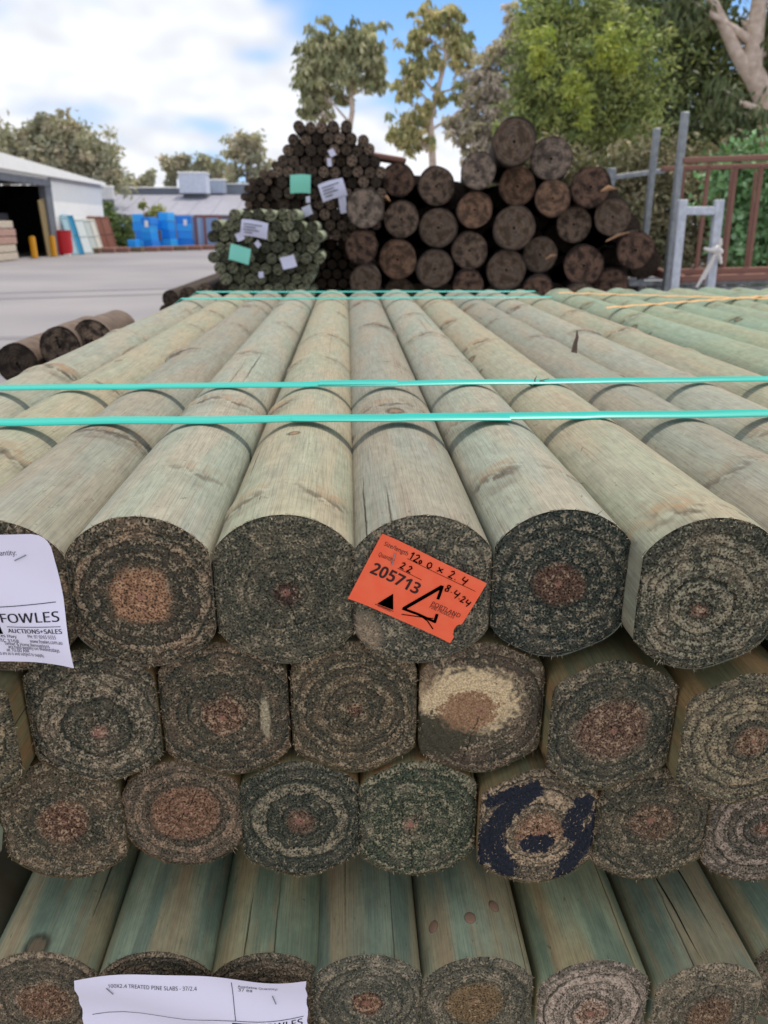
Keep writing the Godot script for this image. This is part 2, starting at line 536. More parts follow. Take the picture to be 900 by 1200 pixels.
func pole(row: int, x: float, y: float, z: float, label: String, o := {}) -> void:
	var f := {
		"row": row, "x": x, "y": y + EYE.y - (0.0012 if row == 1 else 0.0), "z": z, "label": label, "R": [0.0, 0.0712, 0.0722, 0.0715, 0.067][row], "flats": [], "w": 0.0594 if row == 1 else 0.0578, "group": "treated pine poles in the strapped stack",
		"rings": 6, "dark": gc(0.15, 0.145, 0.12), "base": gc(0.355, 0.28, 0.21), "pale": gc(0.64, 0.55, 0.44), "green": gc(0.205, 0.23, 0.19),
		"heart": 0.28, "heart_color": gc(0.45, 0.32, 0.245), "speck": 0.45, "contrast": 1.0, "stain": 0.42, "pith": Vector2(0, 0), "rough": 1.0, "seen": true,
		"side": faces.size() % 4, "tint": faces.size() % 3, "off": fposmod(faces.size() * 0.377, 1.0), "halo": 0.0,
	}
	f.merge(o, true)
	var rng := RandomNumberGenerator.new(); rng.seed = 3100 + faces.size() * 7
	for k in [64.5, 115.5, -64.5, -115.5]:      # pressed flat by the rows above and below
		if row < 4 and (row > 1 or k < 0) and rng.randf() < 0.8: f.flats.append([Vector2.from_angle(deg_to_rad(k + rng.randf_range(-5, 5))), 0.0678 + rng.randf_range(-0.001, 0.0018)])
	faces.append(f)

func list_poles() -> void:
	var greyg := gc(0.32, 0.31, 0.26)
	# top row, seen along their whole length
	pole(1, -0.52, -0.2955, -0.6, "weathered pine pole at the left edge of the strapped top row", {"seen": false})
	pole(1, -0.405, -0.2955, -0.603, "second pine pole from the left edge of the strapped top row", {"seen": false})
	pole(1, -0.2995, -0.2945, -0.6, "pine pole whose sawn end is hidden behind the white corner paper", {"heart": 0.0})
	pole(1, -0.1795, -0.2935, -0.6, "pine pole with a smooth orange-brown heart in its end, top row", {"heart": 0.42, "heart_color": gc(0.62, 0.44, 0.32), "smooth": true, "halo": 0.75, "rings": 5, "stain": 0.45, "speck": 0.55, "pith": Vector2(-0.02, -0.03), "off": 0.08})
	pole(1, -0.0575, -0.2945, -0.601, "pine pole with a dull dark end left of the orange tag", {"heart": 0.16, "heart_color": gc(0.26, 0.19, 0.16), "base": gc(0.31, 0.29, 0.23), "stain": 0.4, "speck": 0.25, "rings": 7, "contrast": 0.7, "side": 1, "off": 0.6})
	pole(1, 0.0605, -0.2965, -0.6, "pine pole with the orange tag stapled across its end", {"heart": 0.1, "base": greyg, "speck": 0.55, "stain": 0.35, "contrast": 0.8, "side": 2, "patch": [[-0.72, -0.62, 0.22, 0.4, gc(0.55, 0.46, 0.37), 0.6]], "off": 0.33})
	pole(1, 0.182, -0.294, -0.601, "pine pole with a green-black end and small reddish heart, top row", {"heart": 0.33, "heart_color": gc(0.34, 0.24, 0.19), "base": gc(0.25, 0.24, 0.2), "dark": gc(0.115, 0.12, 0.105), "stain": 0.62, "green": gc(0.17, 0.21, 0.185), "speck": 0.33, "rings": 5, "pith": Vector2(-0.02, 0.03), "side": 3, "off": 0.8})
	pole(1, 0.3, -0.2925, -0.572, "pine pole with raised ridged rings, frontmost at the right of the top row", {"heart": 0.12, "heart_color": gc(0.55, 0.4, 0.32), "base": gc(0.38, 0.34, 0.27), "pale": gc(0.6, 0.56, 0.46), "stain": 0.5, "speck": 0.6, "rings": 7, "contrast": 1.4, "pith": Vector2(-0.08, -0.22), "side": 0, "tint": 1, "off": 0.5})
	pole(1, 0.42, -0.2955, -0.6, "pale pine pole with an upright broken branch stub on top", {"seen": false, "side": 1, "tint": 2})
	pole(1, 0.537, -0.2955, -0.602, "second pine pole from the right edge of the strapped top row", {"seen": false, "side": 2})
	pole(1, 0.655, -0.2955, -0.6, "pine pole at the right edge of the strapped top row, beside the greener bundle", {"seen": false, "side": 3})
	# second row
	pole(2, -0.358, -0.424, -0.585, "pine pole with a yellowish side cut off by the left frame edge, second row", {"base": gc(0.42, 0.36, 0.26), "speck": 0.4, "side": 4, "tint": 1})
	pole(2, -0.2385, -0.423, -0.607, "pine pole with pale wavy bands and low pink heart, under the white paper", {"heart": 0.12, "heart_color": gc(0.55, 0.38, 0.32), "pith": Vector2(0.05, -0.25), "base": gc(0.38, 0.33, 0.26), "pale": gc(0.66, 0.58, 0.48), "speck": 0.62, "contrast": 1.3, "rings": 7, "stain": 0.42})
	pole(2, -0.119, -0.421, -0.609, "pine pole with brown heart and thin pale arc on its right, second row", {"heart": 0.3, "heart_color": gc(0.42, 0.3, 0.23), "pith": Vector2(-0.05, -0.1), "speck": 0.36, "rings": 6, "patch": [[0.5, -0.1, 0.07, 0.34, gc(0.68, 0.62, 0.5), 0.75]]})
	pole(2, 0.0, -0.4225, -0.609, "dark brown pine pole with a pale inner ring, straight below the orange tag's left end", {"heart": 0.12, "base": gc(0.31, 0.26, 0.19), "speck": 0.3, "stain": 0.3, "rings": 6, "contrast": 0.9})
	pole(2, 0.119, -0.4265, -0.608, "pine pole with a large cream-coloured unstained patch in its end", {"heart": 0.0, "base": gc(0.3, 0.255, 0.2), "dark": gc(0.17, 0.145, 0.12), "speck": 0.22, "stain": 0.3, "rough": 0.85, "patch": [[-0.2, 0.13, 0.76, 0.56, gc(0.78, 0.68, 0.52), 1.0], [-0.62, -0.36, 0.62, 0.36, gc(0.2, 0.19, 0.145), 0.95], [-0.17, 0.0, 0.4, 0.33, gc(0.52, 0.385, 0.28), 0.92], [-0.78, 0.52, 0.2, 0.26, gc(0.45, 0.36, 0.27), 0.5]]})
	pole(2, 0.239, -0.438, -0.592, "pine pole with a wide reddish speckled heart and pink pith, second row", {"heart": 0.5, "heart_color": gc(0.42, 0.31, 0.245), "speck": 0.5, "pith": Vector2(0.03, -0.05), "base": gc(0.33, 0.3, 0.235), "stain": 0.42, "rings": 6, "side": 5, "tint": 2})
	pole(2, 0.358, -0.445, -0.576, "tan-ended pine pole with brown side at the right end of the second row", {"heart": 0.24, "heart_color": gc(0.48, 0.36, 0.28), "base": gc(0.4, 0.35, 0.27), "pale": gc(0.62, 0.55, 0.42), "speck": 0.5, "pith": Vector2(0.15, 0.0), "stain": 0.35, "rings": 7, "side": 5, "tint": 2})
	# third row
	pole(3, -0.285, -0.5435, -0.61, "brown-ended pine pole with pink pith at the left of the third row", {"heart": 0.36, "heart_color": gc(0.41, 0.28, 0.215), "pith": Vector2(0.02, 0), "base": gc(0.33, 0.27, 0.2), "rings": 5, "speck": 0.42})
	pole(3, -0.167, -0.541, -0.612, "round pine pole with a broad sandy-red heart, third row", {"heart": 0.58, "heart_color": gc(0.5, 0.355, 0.27), "R": 0.064, "w": 0.061, "base": gc(0.4, 0.32, 0.25), "pale": gc(0.6, 0.48, 0.38), "rings": 5, "speck": 0.5, "stain": 0.3, "pith": Vector2(0.02, 0.08)})
	pole(3, -0.0545, -0.5505, -0.609, "grey-green pine pole with wide concentric rings, left of third row's centre", {"heart": 0.2, "heart_color": gc(0.45, 0.34, 0.27), "base": gc(0.32, 0.31, 0.25), "stain": 0.6, "speck": 0.5, "rings": 5, "contrast": 1.2})
	pole(3, 0.061, -0.5545, -0.609, "mossy green-grey pine pole left of the blue-painted pole", {"heart": 0.15, "heart_color": gc(0.52, 0.44, 0.35), "base": gc(0.34, 0.33, 0.26), "stain": 0.62, "green": gc(0.23, 0.28, 0.21), "speck": 0.5, "rings": 6, "pith": Vector2(-0.12, -0.08), "contrast": 1.1})
	pole(3, 0.18, -0.561, -0.6, "pine pole with dark blue paint strokes on its tan end", {"heart": 0.36, "heart_color": gc(0.55, 0.4, 0.3), "base": gc(0.47, 0.39, 0.3), "pale": gc(0.68, 0.58, 0.47), "stain": 0.12, "speck": 0.6, "rings": 6, "contrast": 1.3, "pith": Vector2(0.04, -0.1),
		"strokes": [[[Vector2(-0.66, 0.5), Vector2(-0.35, 0.62), Vector2(-0.1, 0.7)], 0.1], [[Vector2(-0.12, 0.66), Vector2(-0.42, 0.34), Vector2(-0.6, 0.02), Vector2(-0.74, -0.25), Vector2(-0.8, -0.5)], 0.15], [[Vector2(-0.62, -0.2), Vector2(-0.55, -0.42), Vector2(-0.4, -0.72)], 0.16], [[Vector2(-0.1, -0.26), Vector2(0.08, -0.29), Vector2(0.12, -0.25)], 0.14], [[Vector2(0.62, 0.42), Vector2(0.5, 0.15), Vector2(0.52, -0.08), Vector2(0.62, -0.22)], 0.13], [[Vector2(0.86, 0.2), Vector2(0.78, -0.12), Vector2(0.6, -0.42), Vector2(0.4, -0.86)], 0.13]]})
	pole(3, 0.3, -0.5715, -0.608, "dull brown pine pole with faint rings, right of the blue-painted pole", {"heart": 0.36, "heart_color": gc(0.4, 0.31, 0.24), "base": gc(0.34, 0.3, 0.23), "stain": 0.35, "speck": 0.4, "rings": 6, "contrast": 0.8, "pith": Vector2(-0.02, 0.12)})
	pole(3, 0.4165, -0.5785, -0.608, "pinkish-grey pine pole at the right frame edge, third row", {"heart": 0.15, "base": gc(0.4, 0.345, 0.295), "pale": gc(0.62, 0.54, 0.48), "stain": 0.25, "speck": 0.6, "rings": 7, "contrast": 1.4})
	# the bundle below, set a little forward
	var g4 := "pine poles in the lower bundle"
	pole(4, -0.325, -0.749, -0.585, "lower-bundle pine pole with brown-hearted end at the left frame edge", {"group": g4, "heart": 0.45, "heart_color": gc(0.46, 0.33, 0.25), "side": 4, "tint": 0, "speck": 0.45, "pith": Vector2(0, -0.1)})
	pole(4, -0.208, -0.752, -0.582, "green lower-bundle pine pole behind the paper's left half", {"group": g4, "side": 5, "tint": 0})
	pole(4, -0.094, -0.755, -0.578, "greenish-tan lower-bundle pine pole behind the paper's right half", {"group": g4, "side": 4, "tint": 1})
	pole(4, 0.0085, -0.756, -0.572, "lower-bundle pine pole with grey-green end, right of the printed paper", {"group": g4, "w": 0.0555, "heart": 0.25, "heart_color": gc(0.46, 0.3, 0.22), "base": gc(0.36, 0.34, 0.28), "speck": 0.55, "stain": 0.5, "side": 4, "tint": 2})
	pole(4, 0.123, -0.763, -0.57, "dark green lower-bundle pine pole with three pale knots", {"group": g4, "heart": 0.5, "heart_color": gc(0.46, 0.36, 0.24), "smooth": true, "base": gc(0.38, 0.34, 0.27), "stain": 0.55, "speck": 0.5, "side": 5, "tint": 0, "pith": Vector2(-0.05, 0.05)})
	pole(4, 0.245, -0.771, -0.567, "lower-bundle pine pole with pale pink ridged rings in its end", {"group": g4, "heart": 0.3, "heart_color": gc(0.56, 0.42, 0.33), "base": gc(0.47, 0.4, 0.34), "pale": gc(0.68, 0.6, 0.54), "stain": 0.12, "speck": 0.62, "rings": 7, "contrast": 1.4, "pith": Vector2(0, -0.15), "side": 5, "tint": 1})
	pole(4, 0.368, -0.779, -0.565, "lower-bundle pine pole with two long drying cracks, brown-hearted end", {"group": g4, "heart": 0.4, "heart_color": gc(0.44, 0.33, 0.25), "base": gc(0.36, 0.31, 0.24), "speck": 0.45, "rings": 6, "side": 4, "tint": 2, "pith": Vector2(0.1, -0.15)})
	pole(4, 0.492, -0.786, -0.6, "dark green pine pole at the right frame edge of the lower bundle", {"group": g4, "side": 5, "tint": 0})
	for f in faces:      # the lower bundle's ends are fresher and paler
		if f.row == 4: f.base = f.base.lerp(Color(0.78, 0.74, 0.66), 0.25); f.dark = f.dark.lerp(f.base, 0.25); f.stain *= 0.7
	for f in faces:
		if f.row == 2 or f.row == 3: f.side = 5 if f.side % 2 else 4; f.tint = 3

func stock() -> void:      # pictures and materials that several things share
	N_fine = noise_bytes(0.15, 3, 11)
	N_fine2 = noise_bytes(0.135, 3, 12)
	N_mid = noise_bytes(0.045, 3, 13)
	N_low = noise_bytes(0.011, 2, 14)
	G_fine = noise_bytes(0.17, 2, 15, 512, 128, 1024)
	G_broad = noise_bytes(0.035, 3, 16, 512, 128, 1024)
	var rng := RandomNumberGenerator.new()
	rng.seed = 5
	for i in 6:
		var fresh := i >= 4
		var s := {"a": Color(0.605, 0.615, 0.565), "b": Color(0.64, 0.62, 0.555), "c": Color(0.585, 0.62, 0.56), "d": Color(0.555, 0.515, 0.465), "e": Color(0.38, 0.345, 0.3), "brown": [0.35, 0.22, 0.45, 0.3, 0.45, 0.45][i], "greenish": [0.4, 0.55, 0.3, 0.65, 0.9, 1.0][i], "checks": 8, "knots": 4, "whorls": []}
		if fresh:
			s.merge({"a": Color(0.66, 0.71, 0.6), "b": Color(0.74, 0.69, 0.55), "c": Color(0.53, 0.605, 0.525), "d": Color(0.7, 0.57, 0.44), "e": Color(0.36, 0.42, 0.34), "knots": 9, "checks": 12}, true)
		var v := rng.randf_range(0.04, 0.16)
		while v < 0.97 and not fresh:
			var ks := []
			for k in rng.randi_range(1, 3): ks.append([rng.randf_range(0.12, 0.38), rng.randf_range(0.05, 0.13), rng.randf_range(0.5, 1.0)])
			s.whorls.append([v, ks])
			v += rng.randf_range(0.1, 0.24)
		side_specs.append(s)
	face_images.resize(faces.size()); side_images.resize(6)
	var job := WorkerThreadPool.add_group_task(func(k): make_face(k) if k < faces.size() else make_side(k - faces.size()), faces.size() + 6)
	WorkerThreadPool.wait_for_group_task_completion(job)
	# fine grain laid over the sides
	var gi := noise(0.12, 3, 21).get_seamless_image(256, 32)
	gi.convert(Image.FORMAT_L8); gi.resize(256, 256, Image.INTERPOLATE_CUBIC)
	var gd := gi.get_data(); var od := PackedByteArray(); od.resize(65536 * 3)
	for k in 65536:
		var q := int(clampf(0.88 + 0.12 * sm(0.15, 0.6, gd[k] / 255.0) + (N_fine[k % 262144] / 255.0 - 0.5) * 0.05, 0, 1) * 255)
		od[k * 3] = q; od[k * 3 + 1] = q; od[k * 3 + 2] = q
	var grain := tex(Image.create_from_data(256, 256, false, Image.FORMAT_RGB8, od))
	var tints := [Color(0.98, 0.98, 0.97), Color(1.0, 0.98, 0.93), Color(0.92, 0.91, 0.9), Color(0.8, 0.7, 0.6)]
	for i in 6:
		var t := tex(side_images[i])
		for k in 4:
			var m := mat(tints[k], 0.82)
			m.metallic_specular = 0.35
			m.albedo_texture = t
			m.heightmap_enabled = true; m.heightmap_texture = t; m.heightmap_scale = 0.16
			m.detail_enabled = true; m.detail_albedo = grain; m.detail_blend_mode = BaseMaterial3D.BLEND_MODE_MUL; m.detail_uv_layer = BaseMaterial3D.DETAIL_UV_2
			M["side%d_%d" % [i, k]] = m
	M.plain_end = noise_mat(Color(0.4, 0.35, 0.28), Color(0.25, 0.24, 0.2), 0.05, 9.0, 0.95, 0.2)
	M.fibre = mat(Color.WHITE, 0.9); M.fibre.vertex_color_use_as_albedo = true; M.fibre.metallic_specular = 0.2
	var st := new_st()
	for k in 3:
		var a := TAU * k / 3; var b := TAU * (k + 1) / 3
		st.add_vertex(Vector3(cos(a), 0, sin(a)) * 0.5); st.add_vertex(Vector3(cos(b), 0, sin(b)) * 0.5); st.add_vertex(Vector3(0.25, 1, 0.1))
	M.fibre_mesh = done(st)
	M.leaf = mat(Color.WHITE, 0.55); M.leaf.vertex_color_use_as_albedo = true; M.leaf.backlight_enabled = true; M.leaf.backlight = Color(0.5, 0.55, 0.3)
	M.trunk_pale = noise_mat(Color(0.9, 0.83, 0.77), Color(0.74, 0.65, 0.58), 0.03, 0.7, 0.85, 0.6)
	M.trunk_brown = noise_mat(Color(0.34, 0.29, 0.24), Color(0.46, 0.4, 0.33), 0.05, 1.2, 0.9, 1.0)
	M.steel = noise_mat(Color(0.6, 0.62, 0.63), Color(0.5, 0.52, 0.54), 0.03, 2.0, 0.5); M.steel.metallic = 0.35
	M.rust = noise_mat(Color(0.58, 0.42, 0.37), Color(0.48, 0.34, 0.29), 0.06, 5.0, 0.85)
	M.knot = noise_mat(Color(0.66, 0.52, 0.42), Color(0.52, 0.4, 0.33), 0.05, 40.0, 0.9)
	M.knot_rim = mat(Color(0.4, 0.4, 0.33), 0.9)
	M.crack = mat(Color(0.1, 0.09, 0.07), 0.95)
	M.ink = mat(Color(0.09, 0.08, 0.12), 0.7)
	M.white_paper = mat(Color(0.94, 0.92, 0.985), 0.7)
	M.strap = mat(Color(0.16, 0.72, 0.66), 0.35); M.strap.backlight_enabled = true; M.strap.backlight = Color(0.15, 0.5, 0.45)

# ---------------------------------------------------------------- print on papers
# where(u, v) gives a point of the paper; lettering follows its curl
func lettering(parent: Node, called: String, text: String, pos: Vector2, height: float, where: Callable, m: Material, bold := false, wide := 0.0, turn := 0.0) -> void:
	var tm := TextMesh.new()
	var f := SystemFont.new()
	f.font_names = PackedStringArray(["Droid Sans"])
	if bold: f.font_weight = 700
	tm.font = f
	tm.font_size = 48
	tm.pixel_size = height / 34.5
	tm.depth = 0.0
	tm.curve_step = 3.0
	tm.horizontal_alignment = HORIZONTAL_ALIGNMENT_LEFT
	tm.vertical_alignment = VERTICAL_ALIGNMENT_BOTTOM
	tm.text = text
	var a := tm.surface_get_arrays(0)
	var v: PackedVector3Array = a[Mesh.ARRAY_VERTEX]
	var n := PackedVector3Array(); n.resize(v.size()); n.fill(Vector3(0, 0, 1))
	var lo := Vector2(1e9, 1e9); var hi := Vector2(-1e9, -1e9)
	for p in v:
		lo = lo.min(Vector2(p.x, p.y)); hi = hi.max(Vector2(p.x, p.y))
	var stretch := wide / (hi.x - lo.x) if wide > 0.0 else 1.0
	for k in v.size():
		var q := Vector2((v[k].x - lo.x) * stretch, v[k].y - 0.215 * height - (0.0 if lo.y > -0.1 * height else 0.0)).rotated(turn) + pos
		v[k] = where.call(q, 0.00035)
	put(called, make_mesh(v, n, PackedVector2Array(), a[Mesh.ARRAY_INDEX]), m, parent)

func stroke(parent: Node, called: String, pts: Array, wide: float, where: Callable, m: Material, lift := 0.0004) -> void:
	var v := PackedVector3Array(); var n := PackedVector3Array(); var idx := PackedInt32Array()
	var fine := []
	for k in pts.size() - 1:
		for q in 6: fine.append(pts[k].lerp(pts[k + 1], q / 6.0))
	fine.append(pts[-1])
	for k in fine.size():
		var d: Vector2 = (fine[mini(k + 1, fine.size() - 1)] - fine[maxi(k - 1, 0)]).normalized().orthogonal() * wide * 0.5
		for s in [-1, 1]:
			v.append(where.call(fine[k] + d * s, lift)); n.append(Vector3(0, 0, 1))
	for k in fine.size() - 1: idx.append_array(PackedInt32Array([k * 2, k * 2 + 1, k * 2 + 2, k * 2 + 1, k * 2 + 3, k * 2 + 2]))
	put(called, make_mesh(v, n, PackedVector2Array(), idx), m, parent)

func filled(parent: Node, called: String, poly: Array, where: Callable, m: Material, lift := 0.0004) -> void:
	var p := PackedVector2Array(poly)
	var idx := Geometry2D.triangulate_polygon(p)
	var v := PackedVector3Array(); var n := PackedVector3Array()
	for q in p: v.append(where.call(q, lift)); n.append(Vector3(0, 0, 1))
	put(called, make_mesh(v, n, PackedVector2Array(), idx), m, parent)

# a sheet of paper whose outline is cut by edge(u01, v01)
func paper_sheet(parent: Node, called: String, size: Vector2, where: Callable, m: Material, cut: Callable, nu := 28, nv := 20) -> MeshInstance3D:
	var p := PackedVector3Array()
	for j in nv + 1:
		for i in nu + 1:
			var q := Vector2((float(i) / nu - 0.5) * size.x, (0.5 - float(j) / nv) * size.y)
			p.append(where.call(cut.call(q), 0.0))
	return put(called, sheet(p, nu, nv, PackedVector2Array(), PackedVector2Array(), true), m, parent)

func papers() -> void:
	# orange tag, stapled askew on the pole below the straps
	var c := Vector3(0.0555, EYE.y - 0.2925, -0.5945)
	var o := thing("orange_tag", "orange stapled tag with printed number and handwriting on a pole end", "tag", c)
	var X := Vector3(0.890, -0.452, 0.0).normalized(); var Y := Vector3(0.452, 0.890, 0.0).normalized()
	var on_tag := func(q: Vector2, lift: float) -> Vector3:
		var z := 0.0035 * sin(q.x * 38.0 + 0.6) * sin(q.y * 25.0 + 1.0) + 0.003 * pow(q.x / 0.05, 4.0) + lift
		return X * q.x + Y * q.y + Vector3(0, 0, z)
	var orange := noise_mat(Color(1.0, 0.4, 0.24), Color(1.0, 0.44, 0.28), 0.01, 20.0, 0.45)
	var card := paper_sheet(o, "card", Vector2(0.1, 0.0655), on_tag, orange, func(q): return Vector2(minf(q.x, 0.0485 - 0.002 * sin((q.y + 0.0245) * 230.0) + 0.0004 * sin(q.y * 1900.0)) if q.y < -0.011 and q.y > -0.0245 else q.x, q.y), 44, 36)
	var brown := mat(Color(0.17, 0.03, 0.02), 0.6)
	lettering(card, "printed_text", "Size/length", Vector2(-0.044, 0.0232), 0.0038, on_tag, brown, false, 0.022)
	lettering(card, "printed_text", "Quantity", Vector2(-0.044, 0.0125), 0.0038, on_tag, brown, false, 0.0145)
	stroke(card, "ruled_line", [Vector2(-0.0205, 0.0218), Vector2(0.045, 0.0218)], 0.0004, on_tag, brown)
	stroke(card, "ruled_line", [Vector2(-0.024, 0.0102), Vector2(-0.001, 0.0102)], 0.0004, on_tag, brown)
	lettering(card, "printed_number", "205713", Vector2(-0.0435, -0.0055), 0.0108, on_tag, brown, true, 0.045)
	# handwriting
	var pen := mat(Color(0.07, 0.03, 0.05), 0.6)
	var write := func(pts: Array, at0: Vector2, s: float):
		var q := []
		for p in pts: q.append(at0 + Vector2(p[0], p[1]) * s)
		stroke(card, "handwriting", q, 0.001, on_tag, pen, 0.0006)
	var one := [[0, 0.7], [0.25, 1], [0.2, 0]]
	var two := [[0, 0.8], [0.3, 1], [0.5, 0.75], [0.25, 0.35], [0, 0], [0.3, 0.05], [0.6, 0]]
	var zero := [[0.3, 0.9], [0.05, 0.6], [0.1, 0.15], [0.4, 0], [0.65, 0.3], [0.55, 0.75], [0.3, 0.9]]
	var four := [[0.15, 1], [0.0, 0.5], [0.25, 0.4], [0.62, 0.5], [0.66, 0.85], [0.6, 0.45], [0.38, -0.15]]
	var eight := [[0.5, 0.9], [0.15, 0.9], [0.1, 0.65], [0.45, 0.45], [0.5, 0.1], [0.15, 0], [0.05, 0.25], [0.45, 0.6], [0.5, 0.9]]
	var dot := [[0, 0], [0.09, 0.05]]
	var hs := 0.0068
	write.call(one, Vector2(-0.0195, 0.0225), hs); write.call(two, Vector2(-0.0155, 0.0225), hs); write.call(zero, Vector2(-0.0108, 0.0228), hs * 0.5)
	write.call(zero, Vector2(-0.0035, 0.0225), hs * 0.9)
	write.call([[0, 0], [0.6, 0.6]], Vector2(0.0065, 0.0235), hs); write.call([[0, 0.6], [0.3, 0.25], [0.7, 0.1]], Vector2(0.0065, 0.0235), hs)
	write.call(two, Vector2(0.0175, 0.0232), hs); write.call(dot, Vector2(0.0235, 0.0235), hs); write.call(four, Vector2(0.0295, 0.0232), hs)
	write.call(two, Vector2(-0.0225, 0.0115), hs * 0.85); write.call(two, Vector2(-0.016, 0.0113), hs * 0.85)
	write.call(eight, Vector2(0.0205, 0.0105), hs); write.call(dot, Vector2(0.0265, 0.0115), hs); write.call(four, Vector2(0.0295, 0.009), hs); write.call(dot, Vector2(0.0355, 0.009), hs)
	write.call(two, Vector2(0.0375, 0.0075), hs * 0.85); write.call(four, Vector2(0.0425, 0.0065), hs * 0.85)
	# triangle mark with a pale rider shape
	filled(card, "triangle_mark", [Vector2(-0.0245, -0.0272), Vector2(-0.0095, -0.0262), Vector2(-0.0165, -0.0126)], on_tag, brown)
	stroke(card, "triangle_mark", [Vector2(-0.0215, -0.0225), Vector2(-0.0195, -0.0195), Vector2(-0.0172, -0.0212), Vector2(-0.015, -0.0185), Vector2(-0.0128, -0.0205)], 0.0012, on_tag, orange, 0.0007)
	stroke(card, "triangle_mark", [Vector2(-0.0185, -0.0262), Vector2(-0.0165, -0.0228), Vector2(-0.0145, -0.0238), Vector2(-0.0112, -0.0255)], 0.0011, on_tag, orange, 0.0007)
	lettering(card, "printed_text", "AUSTRALIAN MADE", Vector2(-0.0235, -0.0303), 0.0013, on_tag, brown, false, 0.013)
	stroke(card, "ruled_line", [Vector2(-0.0262, -0.0283), Vector2(-0.0085, -0.0275)], 0.0004, on_tag, brown)
	# angular mark and name
	for e in [[Vector2(0.0172, 0.013), Vector2(0.0065, -0.006), Vector2(-0.002, -0.0212), 0.0031], [Vector2(0.0172, 0.0138), Vector2(0.0186, 0.007), Vector2(0.0198, 0.0005), 0.0026], [Vector2(-0.003, -0.0215), Vector2(0.011, -0.0202), Vector2(0.029, -0.0204), 0.0022], [Vector2(0.0283, -0.0212), Vector2(0.0272, -0.0165), Vector2(0.0262, -0.0125), 0.0026], [Vector2(-0.001, -0.0268), Vector2(0.012, -0.0226), Vector2(0.0255, -0.018), 0.0008], [Vector2(0.014, -0.0205), Vector2(0.022, -0.0224), Vector2(0.0303, -0.0275), 0.001]]:
		stroke(card, "angular_mark", e.slice(0, 3), e[3], on_tag, brown, 0.0005)
	lettering(card, "printed_text", "PORTLAND", Vector2(0.0172, -0.0075), 0.004, on_tag, brown, false, 0.0275)
	lettering(card, "printed_text", "PINE PRODUCTS", Vector2(0.0172, -0.0108), 0.0021, on_tag, brown, false, 0.0235)
	put("staple", tube([on_tag.call(Vector2(-0.032, 0.0215), 0.0008), on_tag.call(Vector2(-0.0295, 0.0105), 0.0008)], [0.00045, 0.00045], 6), M.steel, card)
	# white auction paper at the left edge
	var p1 := Vector3(-0.3385, EYE.y - 0.292, -0.5875)
	var w0 := thing("white_paper", "white paper with auction print stapled over a pole end at the left edge", "paper", p1)
	var bend := func(q: Vector2, lift: float) -> Vector3:
		var z := 0.004 * sin(q.x * 24.0 + q.y * 18.0) + 0.0025 * sin(q.y * 60.0 + q.x * 40.0) + 0.006 * pow(maxf(0.0, (q.x - 0.06) / 0.04), 2.0) * maxf(0, -q.y / 0.06)
		return Vector3(q.x - 0.02 * (q.y + 0.06) * 3.2 * maxf(0.0, q.x / 0.1), q.y + 0.05 * q.x * q.x, z + lift)
	var w := paper_sheet(w0, "sheet", Vector2(0.204, 0.119), bend, M.white_paper, func(q):
		var r := 0.014
		var k := Vector2(0.102 - r, 0.0595 - r)
		if q.x > k.x and q.y > k.y:
			var e: Vector2 = q - k
			var mx := maxf(e.x, e.y)
			return k + (e.normalized() * mx if e.length() > 0 else e)
		return q)
	var fowles := func(par: Node, wh: Callable, b: Vector2, s: float):      # the printed block whose top left corner is b
		for e in [0.0, 0.0003]: lettering(par, "printed_name", "FOWLES", b + Vector2(0.006 + e, -0.0145) * s, 0.0088 * s, wh, M.ink, false, 0.049 * s)
		stroke(par, "ruled_line", [b + Vector2(0.0095, -0.0175) * s, b + Vector2(0.0555, -0.0175) * s], 0.0005, wh, M.ink)
		for e in [0.0, 0.0002]: lettering(par, "printed_text", "AUCTIONS+SALES", b + Vector2(0.009 + e, -0.0242) * s, 0.0042 * s, wh, M.ink, false, 0.0468 * s)
		filled(par, "logo_block", [b + Vector2(-0.027, -0.0045) * s, b + Vector2(0.0025, -0.0045) * s, b + Vector2(0.0035, -0.0255) * s, b + Vector2(-0.027, -0.0255) * s], wh, M.ink)
		filled(par, "logo_block", [b + Vector2(-0.022, -0.021) * s, b + Vector2(-0.0005, -0.0062) * s, b + Vector2(-0.0015, -0.0125) * s, b + Vector2(-0.013, -0.021) * s], wh, M.white_paper, 0.0007)
	stroke(w, "ruled_line", [Vector2(-0.1, -0.004), Vector2(0.04, -0.003), Vector2(0.0955, -0.0015)], 0.0006, bend, M.ink)
	fowles.call(w, bend, Vector2(0.0415, -0.0045), 1.0)
	var fine := [["Quantity:", 0.0505, 0.0405, 0.0042, 0.0205], ["Princes Hwy", 0.032, -0.0343, 0.003, 0.0245], ["VIC 3168", 0.038, -0.0393, 0.003, 0.019], ["PH: 97 9265 5555", 0.0667, -0.0337, 0.0027, 0.0247], ["www.fowles.com.au", 0.0674, -0.0384, 0.0027, 0.0288], ["Timber & Home Renovations", 0.043, -0.0428, 0.0023, 0.0408], ["are held weekly on Wednesdays", 0.0455, -0.0462, 0.0023, 0.0465], ["at 10.00 AM", 0.043, -0.0496, 0.0023, 0.02], ["Lots are as is and subject to supply.", 0.033, -0.0534, 0.0023, 0.043]]
	for e in fine: lettering(w, "printed_text", e[0], Vector2(e[1], e[2]), e[3], bend, M.ink, false, e[4])
	put("staple", tube([bend.call(Vector2(0.0685, 0.0365), 0.0009), bend.call(Vector2(0.079, 0.041), 0.0009)], [0.0005, 0.0005], 6), M.steel, w)
	# white paper on the lower bundle
	var p2 := Vector3(-0.163, EYE.y - 0.7525, -0.5525)
	var w2t := thing("white_paper", "white paper listing treated pine slabs, stapled across two lower pole ends", "paper", p2)
